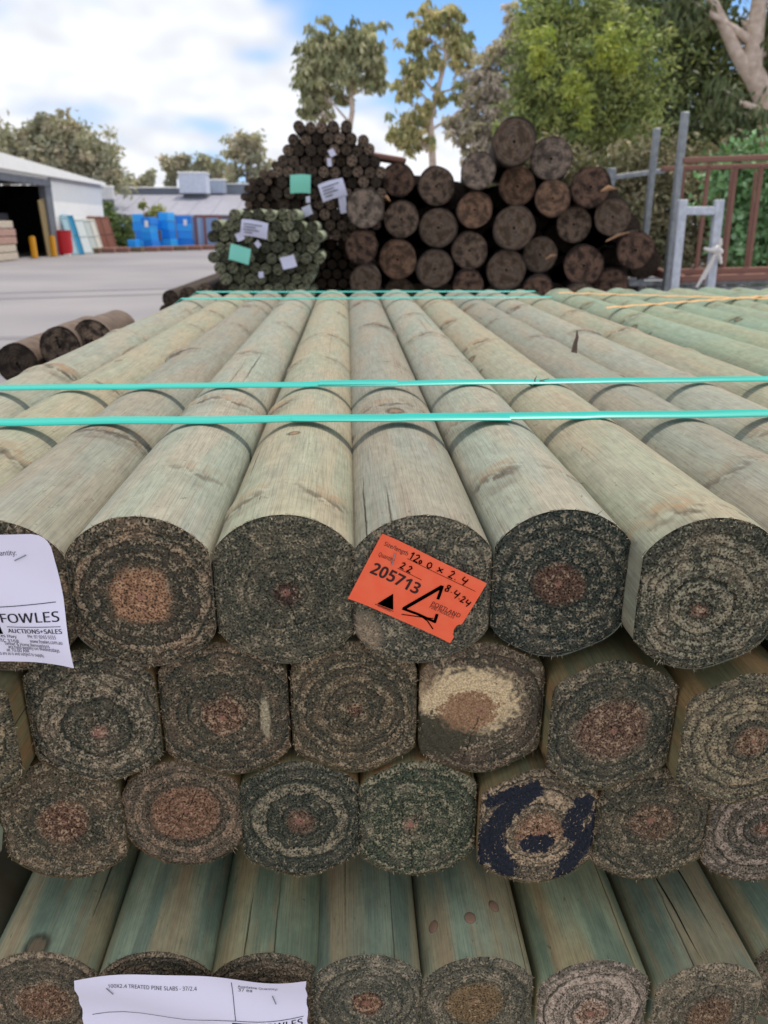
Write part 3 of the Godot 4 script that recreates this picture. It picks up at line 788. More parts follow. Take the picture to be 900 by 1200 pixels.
	var bend2 := func(q: Vector2, lift: float) -> Vector3:
		var z := 0.004 * sin(q.x * 30.0) + 0.003 * sin(q.y * 70.0 + q.x * 25.0) + lift
		return Vector3(q.x, q.y - 0.068 * q.x + 0.002 * sin(q.x * 55.0), z)
	var w2 := paper_sheet(w2t, "sheet", Vector2(0.222, 0.129), bend2, M.white_paper, func(q): return q + Vector2(0.0008 * sin(q.y * 700.0) * (1 if absf(q.x) > 0.108 else 0), 0.0))
	lettering(w2, "printed_text", "100X2.4 TREATED PINE SLABS - 37/2.4", Vector2(-0.0805, 0.0495), 0.0044, bend2, M.ink, false, 0.0845, -0.03)
	lettering(w2, "printed_text", "Available Quantity:", Vector2(0.0445, 0.0525), 0.0034, bend2, M.ink, false, 0.039)
	lettering(w2, "printed_text", "37 ea", Vector2(0.0445, 0.0475), 0.0042, bend2, M.ink, false, 0.0135)
	stroke(w2, "ruled_line", [Vector2(0.0385, 0.0595), Vector2(0.0405, 0.0135)], 0.0006, bend2, M.ink)
	stroke(w2, "ruled_line", [Vector2(-0.102, 0.0095), Vector2(-0.01, 0.009), Vector2(0.02, 0.0125), Vector2(0.0405, 0.0135), Vector2(0.107, 0.0125)], 0.0006, bend2, M.ink)
	fowles.call(w2, bend2, Vector2(0.0595, 0.0145), 0.84)
	put("staple", tube([bend2.call(Vector2(0.0775, 0.044), 0.0009), bend2.call(Vector2(0.0805, 0.033), 0.0009)], [0.0005, 0.0005], 6), M.steel, w2)
	put("staple", tube([bend2.call(Vector2(-0.082, 0.05), 0.0009), bend2.call(Vector2(-0.077, 0.041), 0.0009)], [0.0005, 0.0005], 6), M.steel, w2)

# ---------------------------------------------------------------- straps round the bundle
# pts: where the strap runs (x, y), as a flat band of the given width round z; tilt lifts its far edge
func band(pts: Array, z0: float, z1: float, wide: float, tilt: float, thick := 0.0009) -> ArrayMesh:
	var v := PackedVector3Array(); var n := PackedVector3Array(); var idx := PackedInt32Array()
	for k in pts.size():
		var d: Vector2 = (pts[mini(k + 1, pts.size() - 1)] - pts[maxi(k - 1, 0)]).normalized()
		var nn := Vector3(-d.y, d.x, 0)
		if nn.y < 0 and absf(d.x) > absf(d.y): nn = -nn
		var a := Vector3(0, 0, 1) * cos(tilt) - nn * sin(tilt)
		var wob := sin(pts[k].x * 31.0 + z0 * 40.0)
		var c := Vector3(pts[k].x, pts[k].y, lerpf(z0, z1, float(k) / (pts.size() - 1)) + 0.0018 * wob)
		var up := nn * cos(tilt) + Vector3(0, 0, 1) * sin(tilt)
		for q in [[-0.5, 0], [0.5, 0], [0.5, 1], [-0.5, 1]]:
			v.append(c + a * wide * q[0] + up * thick * q[1])
			n.append((up * (1 if q[1] else -1) + a * q[0] * 1.2).normalized())
	for k in pts.size() - 1:
		for q in 4:
			var a := k * 4 + q; var b := k * 4 + (q + 1) % 4
			idx.append_array(PackedInt32Array([a, b, a + 4, b, b + 4, a + 4]))
	return make_mesh(v, n, PackedVector2Array(), idx)

func around_top(y: float, sd: int, lift := 0.0) -> Array:      # up the left side, over the crowns, down the right side
	var rng := RandomNumberGenerator.new(); rng.seed = sd
	var p := [Vector2(-0.587 - lift, y - 0.4), Vector2(-0.585 - lift, y - 0.09), Vector2(-0.565, y - 0.02), Vector2(-0.535, y + 0.002 + lift)]
	for f in faces:
		if f.row == 1 and f.x > -0.45 and f.x < 0.6:
			p.append(Vector2(f.x - 0.012, y + 0.0012 + lift + rng.randf() * 0.0008)); p.append(Vector2(f.x + 0.012, y + 0.0012 + lift + rng.randf() * 0.0008))
	p.append_array([Vector2(0.672, y + 0.002 + lift), Vector2(0.7, y - 0.02), Vector2(0.72 + lift, y - 0.09), Vector2(0.722 + lift, y - 0.4)])
	return p

func straps() -> void:
	var y := EYE.y - 0.2212
	var g := "turquoise straps round the pole stack"
	var s1 := thing("plastic_strap", "doubled turquoise strap across the poles, nearest their sawn ends", "strap", Vector3(0, 0, 0), g)
	put("strap_band", band(around_top(y, 1), -0.917, -0.921, 0.02, 0.2), M.strap, s1)
	var lap := []
	for q in around_top(y, 1, 0.0016):
		if q.x > -0.13 and q.x < 0.24: lap.append(q)
	put("strap_overlap", band(lap, -0.913, -0.906, 0.019, 0.16), M.strap, s1)
	var s2 := thing("plastic_strap", "single thin turquoise strap, second from the sawn ends", "strap", Vector3.ZERO, g)
	put("strap_band", band(around_top(y, 2), -1.125, -1.15, 0.019, 0.2), M.strap, s2)
	lap = []
	for q in around_top(y, 2, 0.0014):
		if q.x > -0.06 and q.x < 0.13: lap.append(q)
	put("strap_overlap", band(lap, -1.138, -1.143, 0.018, 0.17), M.strap, s2)
	var s3 := thing("plastic_strap", "turquoise strap near the far ends, the closer of that pair", "strap", Vector3.ZERO, g)
	put("strap_band", band(around_top(y, 3), -2.58, -2.6, 0.022, 0.1), M.strap, s3)
	var s4 := thing("plastic_strap", "turquoise strap farthest along the poles, at their far ends", "strap", Vector3.ZERO, g)
	put("strap_band", band(around_top(y, 4), -2.86, -2.83, 0.022, 0.1), M.strap, s4)

# poles that the photograph only hints at, joined: cx, cy per pole
func pole_mass(label: String, spots: Array, z0: float, L: float, R: float, m: Material, turn := 0.0, pivot := Vector3.ZERO) -> void:
	var v := PackedVector3Array(); var n := PackedVector3Array(); var idx := PackedInt32Array()
	for s in spots:
		tube_arrays([Vector3(s.x, s.y, z0), Vector3(s.x, s.y, z0 - L)], [R, R], 14, v, n, idx)
		for e in [z0, z0 - L]:
			var b := v.size()
			v.append(Vector3(s.x, s.y, e)); n.append(Vector3(0, 0, 1 if e == z0 else -1))
			for k in 14:
				v.append(Vector3(s.x + cos(TAU * k / 14) * R, s.y + sin(TAU * k / 14) * R, e)); n.append(Vector3(0, 0, 1 if e == z0 else -1))
				idx.append_array(PackedInt32Array([b, b + 1 + (k + 1) % 14, b + 1 + k]))
	for k in v.size(): v[k] -= pivot
	var o := put("hidden_poles", make_mesh(v, n, PackedVector2Array(), idx), m, self, pivot)
	o.rotation.y = turn
	tag(o, label, "poles", "", "stuff")

func stack() -> void:
	for i in faces.size():
		var o := make_pole(i)
		if faces[i].label.begins_with("dark green lower-bundle pine pole with three"):
			for k in [[128, -0.05], [92, -0.047], [66, -0.066]]:
				var d := Vector3(cos(deg_to_rad(k[0])), sin(deg_to_rad(k[0])), 0)
				var sp := SphereMesh.new(); sp.radius = 0.5; sp.height = 1.0; sp.radial_segments = 18; sp.rings = 9
				var q2 := section(deg_to_rad(k[0]), 0.067, 0.0594, faces[i].flats)
				var kn := put("knot", sp, M.knot, o, Vector3(q2.x, q2.y, k[1]))
				kn.basis = Basis(d.cross(Vector3(0, 0, 1)) * 0.0115, d * 0.0025, Vector3(0, 0, 0.014))
				var ring := TorusMesh.new(); ring.inner_radius = 0.44; ring.outer_radius = 0.54; ring.rings = 20; ring.ring_segments = 6
				put("knot_rim", ring, M.knot_rim, kn)
		if faces[i].label.begins_with("lower-bundle pine pole with two long"):
			for k in [[100, -0.004, 108, -0.16], [76, -0.03, 84, -0.19]]:
				var v := PackedVector3Array()
				for e in 25:
					var t := e / 24.0
					var th := deg_to_rad(lerpf(k[0], k[2], t) + 0.5 * sin(t * 11.0))
					var hw := 0.0009 * sin(PI * clampf(t, 0.04, 0.96))
					var q2 := section(th, 0.0674, 0.0598, faces[i].flats)
					var sd := Vector3(-sin(th), cos(th), 0)
					for g in [-1, 1]: v.append(Vector3(q2.x, q2.y, lerpf(k[1], k[3], t)) + sd * hw * g)
				put("drying_crack", sheet(v, 1, 24, PackedVector2Array(), PackedVector2Array(), true), M.crack, o)
		if faces[i].label.begins_with("pale pine pole with an upright"):
			var b := Vector3(0.012, 0.069, -0.87)
			put("branch_stub", tube([b, b + Vector3(0.001, 0.018, 0), b + Vector3(0.004, 0.03, -0.002), b + Vector3(0.003, 0.042, -0.004)], [0.006, 0.0042, 0.003, 0.001], 8), M.log_side, o)
		if faces[i].label.begins_with("pine pole with raised"):
			var b := Vector3(-0.022, 0.0665, -0.568)
			for k in [[-0.016, 0.006], [0.003, 0.017], [0.015, 0.009], [0.022, 0.013]]:
				put("twig", tube([b, b + Vector3(k[0] * 0.4, k[1] * 0.7, 0), b + Vector3(k[0], k[1], 0.002)], [0.0014, 0.001, 0.0004], 6), M.trunk_brown, o)
	# the rest of the stack, behind and below what shows
	var m := noise_mat(Color(0.42, 0.44, 0.36), Color(0.36, 0.32, 0.25), 0.03, 1.5, 0.85)
	var spots := []
	for k in 11: spots.append(Vector2(-0.46 + 0.119 * k, EYE.y - 0.424))
	var keep := []
	for s in spots:
		if s.x < -0.4 or s.x > 0.42: keep.append(s)
	for k in 11:
		var x := -0.52 + 0.1185 * k
		if x < -0.34 or x > 0.47: keep.append(Vector2(x, EYE.y - 0.55))
	pole_mass("poles at both flanks of the stack's second and third rows", keep, -0.61, 2.38, 0.0585, m)
	keep = [Vector2(-0.44, EYE.y - 0.748), Vector2(-0.555, EYE.y - 0.748), Vector2(0.61, EYE.y - 0.79)]
	for r in 3:
		for k in 11: keep.append(Vector2(-0.55 + 0.119 * k + (0.055 if r % 2 == 0 else 0.0), 0.425 - 0.118 * r))
	pole_mass("lower courses of the bottom bundle under the visible poles", keep, -0.62, 2.36, 0.0575, m)
	for z in [-1.1, -2.5]:
		var b := put("timber_bearer", box_mesh(Vector3(1.24, 0.055, 0.09), 0.004), M.rough_timber, self, Vector3(0.06, EYE.y - 0.649, z))
		tag(b, "sawn timber bearer between the upper and lower bundle, %s" % ("nearer the sawn ends" if z > -2 else "nearer the far ends"), "bearer", "bearers between bundles")
		var b2 := put("timber_bearer", box_mesh(Vector3(1.24, 0.125, 0.09), 0.004), M.rough_timber, self, Vector3(0.06, 0.0625, z))
		tag(b2, "timber bearer on the ground under the stack, %s" % ("nearer the sawn ends" if z > -2 else "nearer the far ends"), "bearer", "ground bearers")

func green_bundle() -> void:      # the newer, greener bundle to the right
	var rng := RandomNumberGenerator.new(); rng.seed = 44
	var g := "pale green poles in the right-hand bundle"
	var at_text := ["pale green pole at the inner edge of the right-hand bundle", "second green pole from the inner edge of the right bundle", "third green pole from the inner edge of the right bundle", "fourth green pole from the inner edge of the right bundle", "fifth green pole across the yellow-strapped right bundle", "sixth green pole across the yellow-strapped right bundle", "seventh green pole across the yellow-strapped right bundle", "outermost visible green pole of the yellow-strapped right bundle"]
	var f: Dictionary = faces[7]
	for k in 8:
		var o := thing("pine_pole", at_text[k], "pole", Vector3(0.83 + 0.121 * k, EYE.y - 0.3 + rng.randf_range(-0.003, 0.003), -0.72 + rng.randf_range(-0.01, 0.01)), g)
		put("shaft", shaft_mesh(0.0705, 0.0602, 2.4, 40, 60, side_specs[k % 4], rng.randf(), rng), M["green%d" % (k % 3)], o)
		for e in [0, 1]:
			var q := put("end_face", face_mesh(f, 40 + k, 12, 40), M.plain_end, o, Vector3(0, 0, -2.4 * e))
			q.rotation.y = PI * e
	var spots := []
	for r in 6:
		for k in 8: spots.append(Vector2(0.83 + 0.121 * k + (0.06 if r % 2 == 0 else 0.0), EYE.y - 0.425 - 0.124 * r - (0.05 if r > 1 else 0.0)))
	pole_mass("lower poles of the right-hand green bundle", spots, -0.73, 2.38, 0.0595, M.green0)
	var ys := mat(Color(0.82, 0.62, 0.36), 0.5)
	for k in 2:
		var p := []
		for i in 30:
			p.append(Vector2(0.76 + 0.0336 * i, EYE.y - 0.2265 + (0.0025 if i % 2 else 0.0)))
		var a := -2.3 if k == 0 else -2.84
		var b := -2.84 if k == 0 else -2.42
		var o := put("plastic_strap", band(p, a, b, 0.02, 0.08), ys)
		tag(o, ["cream yellow strap slanting away across the green bundle", "cream yellow strap slanting nearer across the green bundle"][k], "strap", "yellow straps on the green bundle")

# ---------------------------------------------------------------- piles of logs behind
func round_end_mesh(R: float, L: float, sd: int, seg := 28) -> Array:      # [bark side, sawn end]
	var rng := RandomNumberGenerator.new(); rng.seed = sd
	var ph := rng.randf() * TAU; var ph2 := rng.randf() * TAU
	var p := PackedVector3Array(); var uv := PackedVector2Array(); var e := PackedVector3Array(); var euv := PackedVector2Array()
	for j in 9:
		for i in seg + 1:
			var th := TAU * (i % seg) / seg
			var r := R * (1.0 + 0.025 * sin(2 * th + ph) + 0.014 * sin(5 * th + ph2) + 0.012 * sin(j * 1.3 + th))
			p.append(Vector3(cos(th) * r, sin(th) * r, -L * j / 8.0)); uv.append(Vector2(2.0 * i / seg, L * j / 8.0))
	for j in 9:
		for i in seg + 1:
			var t := j / 8.0
			var q := p[i]
			var fi := N_mid[((int(q.y * t * 900) + sd * 31) & 511) * 512 + ((int(q.x * t * 900) + sd * 57) & 511)] / 255.0 - 0.5
			e.append(Vector3(q.x * t, q.y * t, (fi * 0.03 * R * 5.0 if j < 8 else 0.0)))
			euv.append(Vector2(q.x * t, -q.y * t) / (R * 2.25) + Vector2(0.5, 0.5))
	return [sheet(p, seg, 8, uv, PackedVector2Array(), true), sheet(e, seg, 8, euv, PackedVector2Array(), true)]

func big_logs() -> void:
	var rng := RandomNumberGenerator.new(); rng.seed = 77
	var z := -6.2
	# px, py, radius in px, look, words
	var L := [
		[468, 210, 19, 2, "dark brown log at the pile's upper left, under the orange bark scrap"],
		[514, 217, 22, 1, "brown-grey log second along the left slope of the big pile's top"],
		[558, 201, 20, 3, "smooth grey log below left of the topmost log"],
		[428, 244, 22, 3, "pale brown log end overlapping the dark post bundle's corner"],
		[470, 257, 20.5, 1, "brown log end right of the pale one beside the post bundle"],
		[514, 267, 22.5, 0, "cracked black-and-brown log end in the second layer of the big pile"],
		[556, 246, 20.5, 4, "orange-brown log end below the smooth grey log"],
		[424, 290, 20, 2, "shadowed red-brown log at the left side of the big pile"],
		[466, 304, 22.5, 4, "light red-brown log low at the left of the big pile"],
		[509, 315, 22, 0, "blue-black log end low in the pile, above the turquoise strap"],
		[552, 294, 22, 1, "brown log end with dark rim low in the pile's centre"],
		[428, 330, 19, 0, "half hidden dark log behind the poles' far end, leftmost low"],
		[548, 335, 19, 2, "half hidden brown log between two dark ones at the pile's foot"],
		[600, 167, 25, 0, "topmost log of the big pile, mottled grey end with bark at left"],
		[649, 185, 24, 3, "speckled grey log end at the top, right of the topmost log"],
		[611, 217, 22, 4, "warm brown log end directly beneath the topmost log"],
		[648, 232, 20.5, 4, "reddish brown log end beneath the speckled grey one"],
		[692, 219, 23, 2, "dark split log at the upper right with a torn pale splinter"],
		[678, 263, 21, 1, "brown log end below the split log at upper right"],
		[718, 254, 21.5, 0, "dark bluish log end at the right slope of the pile"],
		[602, 267, 25, 0, "large blue-black cracked log end in the pile's middle"],
		[637, 299, 21, 0, "dark log end with a pale split across its right side"],
		[682, 311, 23.5, 2, "broad dark brown log end low at the right of the pile"],
		[742, 293, 22, 2, "rightmost dark log of the pile, next to the steel posts"],
		[595, 317, 24, 0, "big grey-blue log end low in the centre, near the poles"],
		[628, 340, 18, 2, "half hidden brownish log low between the large ones"],
		[718, 336, 21, 2, "half hidden brown log at the pile's lower right"],
		[676, 350, 20, 0, "barely visible dark log top just above the pole ends"],
		[470, 347, 20, 0, "barely visible dark log top at the pile's lower left"],
	]
	var metre := at(500, 260, z).distance_to(at(501, 260, z))
	var variants := []
	for k in 5: variants.append(round_end_mesh(0.15, 3.4, k + 1))
	for l in L:
		var c := at(l[0], l[1], z + (0.42 if l[0] < 445 else 0.0))
		c.z += rng.randf_range(-0.16, 0.1)
		var o := thing("round_log", l[4], "log", c, "logs in the big pile")
		o.rotation = Vector3(rng.randf_range(-0.02, 0.02), rng.randf_range(-0.03, 0.03) - atan2(c.x, 6.2) * 0.9, rng.randf() * TAU)
		var s: float = l[2] * metre / 0.15 * (0.935 if l[0] < 445 else 1.0)
		var v: Array = variants[rng.randi() % 5]
		put("bark", v[0], M.bark, o).scale = Vector3(s, s, 1)
		put("sawn_end", v[1], M["log_end%d" % l[3]], o).scale = Vector3(s, s, 1)
	var rest := []
	for r in 3:
		for k in range(-2, 10 + r): rest.append(Vector2(at(425 + 34 * k - r * 17, 300, z).x, 0.73 - 0.265 * r))
	var back := []
	for l in L:
		var c := at(l[0], l[1], z - 0.5)
		if l[1] > 205: back.append(Vector2(c.x + 0.13, c.y - 0.1)); back.append(Vector2(c.x - 0.13, c.y - 0.12))
	pole_mass("logs deeper in the big pile, glimpsed dark between the front ends", back, z - 0.55, 2.6, 0.135, M.bark)
	pole_mass("base logs of the big pile, hidden below", rest, z - 0.3, 3.3, 0.135, M.bark)
	# torn splinters and bark between the ends
	var sp := mat(Color(0.6, 0.46, 0.34), 0.9)
	var bits := [[at(457, 236, -6.1), at(444, 231, -6.25), "pale wood chip wedged between log ends beside the post bundle", 0.05], [at(738, 272, -6.15), at(710, 283, -6.1), "pale splinter sticking out at the right slope of the pile", 0.02], [at(722, 221, -6.08), at(704, 224, -6.1), "torn pale strip across the dark split log end", 0.035], [at(652, 299, -6.08), at(639, 304, -6.05), "pale torn streak of wood on the lower dark log", 0.02]]
	for b in bits:
		tag(put("wood_splinter", tube([b[0], b[0].lerp(b[1], 0.5) + Vector3(0, 0.012, 0), b[1]], [0.004, b[3] * 0.6, 0.004], 5), sp), b[2], "splinter")
	var a := at(452, 186, -7.3)
	tag(put("plank", box_mesh(Vector3(0.34, 0.045, 0.3), 0.01, Basis(Vector3(0, 0, 1), -0.15), Vector3.ZERO), M.rust, self, a), "orange-brown plank end lying on the big pile beside the post bundle", "plank")

func post_bundle(label: String, c: Vector3, rx: float, ry: float, r: float, z_len: float, mats: Array, group: String, flat_low: float, lean: float, sd: int, right_pale := false) -> void:
	var rng := RandomNumberGenerator.new(); rng.seed = sd
	var meshes := []
	for k in 3: meshes.append(round_end_mesh(r, z_len, sd + k, 12))
	var dy := r * 1.76
	var n := int(ry / dy) + 1
	var low := []
	for j in range(-int(c.y / dy) - 1, n + 1):
		for i in range(-int(rx / r) - 1, int(rx / r) + 2):
			var x := (i * 2.04 + (1.0 if j % 2 else 0.0)) * r
			var y := j * dy
			var w := 1.0
			if y < 0: w = maxf(0.86, 1.0 - pow(y / ry, 2) * 0.15)
			var q := pow(absf(x - lean * y) / (rx * w), 2.4) + (pow(y / ry, 2.2) if y > 0 else 0.0)
			if q > 1.0 or c.y + y < r: continue
			if y < -flat_low:
				low.append(Vector2(c.x + x, c.y + y))
				continue
			var o := thing("fence_post", label, "post", Vector3(c.x + x + rng.randf_range(-0.15, 0.15) * r, c.y + y + rng.randf_range(-0.15, 0.15) * r, c.z + rng.randf_range(-0.06, 0.05)), group)
			o.rotation = Vector3(rng.randf_range(-0.01, 0.01), rng.randf_range(-0.02, 0.02), rng.randf() * TAU)
			var v: Array = meshes[rng.randi() % 3]
			put("side", v[0], mats[0], o)
			put("sawn_end", v[1], mats[1 + rng.randi() % (mats.size() - 1)], o)
	if low.size(): pole_mass(label + ", hidden lower courses", low, c.z - 0.25, z_len, r * 0.9, mats[0])

func small_tag(label: String, cat: String, p: Vector3, w: float, h: float, turn: float, m: Material, sd: int) -> void:
	var pts := PackedVector3Array()
	for j in 5:
		for i in 7:
			var x := (i / 6.0 - 0.5) * w; var y := (0.5 - j / 4.0) * h
			pts.append(Vector3(x, y + 0.04 * w * sin(x / w * 3.0 + sd), 0.05 * w * sin(x / w * 4.0 + sd) + 0.06 * w * sin(y / h * 3.0 + sd)))
	var o := put("label_sheet", sheet(pts, 6, 4, PackedVector2Array(), PackedVector2Array(), true), m, self, p)
	o.rotation.z = turn
	if "label" in label and w > 0.12:
		for k in 4:
			put("print_line", box_mesh(Vector3(w * [0.7, 0.45, 0.6, 0.3][k], h * 0.05, 0.001), 0.0002), M.ink, o, Vector3(-w * [0.05, 0.16, 0.1, 0.2][k], h * (0.28 - 0.17 * k), 0.14 * w))
	tag(o, label, cat)

func post_bundles() -> void:
	var px := at(400, 220, -6.0).distance_to(at(401, 220, -6.0))
	var dark := [M.bark, M.post_dark0, M.post_dark1, M.post_dark2]
	post_bundle("dark round fence post in the tall domed bundle", at(386, 214, -6.0), 64 * px, 64 * px, 6.6 * px, 2.2, dark, "posts in the tall domed bundle", 62 * px, -0.05, 61)
	post_bundle("small dark post in the bundle half hidden behind the domed one", at(330, 240, -6.6), 47 * px * 1.08, 42 * px * 1.1, 5.2 * px, 2.2, dark, "posts in the half hidden bundle", 12 * px, 0.1, 62)
	px = at(310, 290, -5.2).distance_to(at(311, 290, -5.2))
	var green := [M.green1, M.post_green0, M.post_green1, M.post_green2]
	post_bundle("greenish treated fence post in the low front bundle", at(311, 290, -5.2), 63 * px, 46 * px, 6.7 * px, 2.2, green, "posts in the low green bundle", 56 * px, 0.0, 63)
	var mint := mat(Color(0.5, 0.82, 0.74), 0.6)
	var wp := mat(Color(0.8, 0.8, 0.88), 0.6)
	var k := at(400, 220, -5.9).distance_to(at(401, 220, -5.9))
	small_tag("mint green tag on the tall domed post bundle", "tag", at(352, 216, -5.9), 24 * k, 20 * k, -0.05, mint, 1)
	small_tag("tilted white label on the tall domed post bundle", "label", at(390, 223, -5.9), 30 * k, 20 * k, 0.3, wp, 2)
	small_tag("small white scrap near the top of the domed bundle", "tag", at(389, 179, -5.9), 7 * k, 8 * k, 0.5, wp, 3)
	small_tag("small white scrap below the top scrap on the domed bundle", "tag", at(386, 190, -5.9), 5 * k, 9 * k, 0.1, wp, 4)
	small_tag("white slip hanging below the tilted label", "tag", at(402, 240, -5.9), 9 * k, 18 * k, 0.15, wp, 5)
	small_tag("white scrap at the domed bundle's foot, below the mint tag", "tag", at(360, 247, -5.9), 11 * k, 11 * k, 0.3, wp, 6)
	small_tag("tiny white scrap between mint tag and lower scrap", "tag", at(361, 234, -5.9), 5 * k, 7 * k, 0.0, wp, 7)
	k = at(310, 290, -5.1).distance_to(at(311, 290, -5.1))
	small_tag("white printed label on the low green post bundle", "label", at(298, 269, -5.1), 31 * k, 18 * k, -0.14, wp, 8)
	small_tag("mint green tag with torn corner on the low green bundle", "tag", at(281, 298, -5.1), 24 * k, 18 * k, -0.2, mint, 9)
	small_tag("crumpled white tag at the right of the low green bundle", "tag", at(338, 307, -5.1), 17 * k, 14 * k, 0.3, wp, 10)
	small_tag("small white scrap under the white label of the green bundle", "tag", at(281, 277, -5.1), 9 * k, 9 * k, 0.4, wp, 11)
	small_tag("tiny white scrap right of centre on the low green bundle", "tag", at(302, 286, -5.1), 6 * k, 7 * k, 0.6, wp, 12)
	small_tag("lowest white scrap on the low green bundle", "tag", at(306, 322, -5.1), 6 * k, 7 * k, 0.0, wp, 13)
	# lower stack to the left
	var g := "dark log ends in the stack at the left"
	var rng := RandomNumberGenerator.new(); rng.seed = 91
	var low := []
	var v := round_end_mesh(0.068, 0.3, 201, 24)
	var words := ["dark log end at the left frame edge beyond the pole stack", "largest dark log end of the three at the left", "dark log end half hidden by the pole stack's left edge", "dark log beside the stack's left edge, mostly hidden"]
	var spots := [at(20, 426, -2.62), at(70, 407, -2.62), at(108, 399, -2.66), at(142, 395, -2.66)]
	for i in 3:
		var o := thing("round_log", words[i], "log", spots[i], g)
		o.rotation = Vector3(0, rng.randf_range(-0.04, 0.04), rng.randf() * TAU)
		put("bark", v[0], M.log_side, o)
		put("sawn_end", v[1], M["post_dark%d" % (i % 3)], o)
	for r in 6:
		for q in 3: low.append(Vector2(spots[0].x + 0.14 * q + (0.07 if r % 2 == 0 else 0.0), spots[0].y - 0.13 - 0.128 * r))
	pole_mass("lower logs of the dark stack at the left", low, spots[0].z - 0.02, 0.28, 0.066, M.bark)
	var c := at(228, 350, -5.35)
	var i := 0
	for q in 4:
		var o := thing("round_log", ["dark pole end beside the far left corner of the pole stack", "second dark pole end beyond the stack's far left corner", "third dark pole end beyond the stack's far left corner", "dark pole end touching the low green bundle"][q], "log", c + Vector3(-0.16 + 0.11 * q, 0.018 * q, -0.05 * q), "dark poles beyond the stack's far corner")
		var vv := round_end_mesh(0.055, 2.4, 211 + q, 16)
		put("bark", vv[0], M.bark, o); put("sawn_end", vv[1], M["post_dark%d" % (q % 3)], o)
		i += 1
	var rest := []
	for r in 8:
		for q in 5: rest.append(Vector2(c.x - 0.2 + 0.11 * q + (0.055 if r % 2 else 0.0), c.y - 0.09 - 0.097 * r))
	pole_mass("lower poles of the far left stack", rest, -5.4, 2.3, 0.052, M.bark)

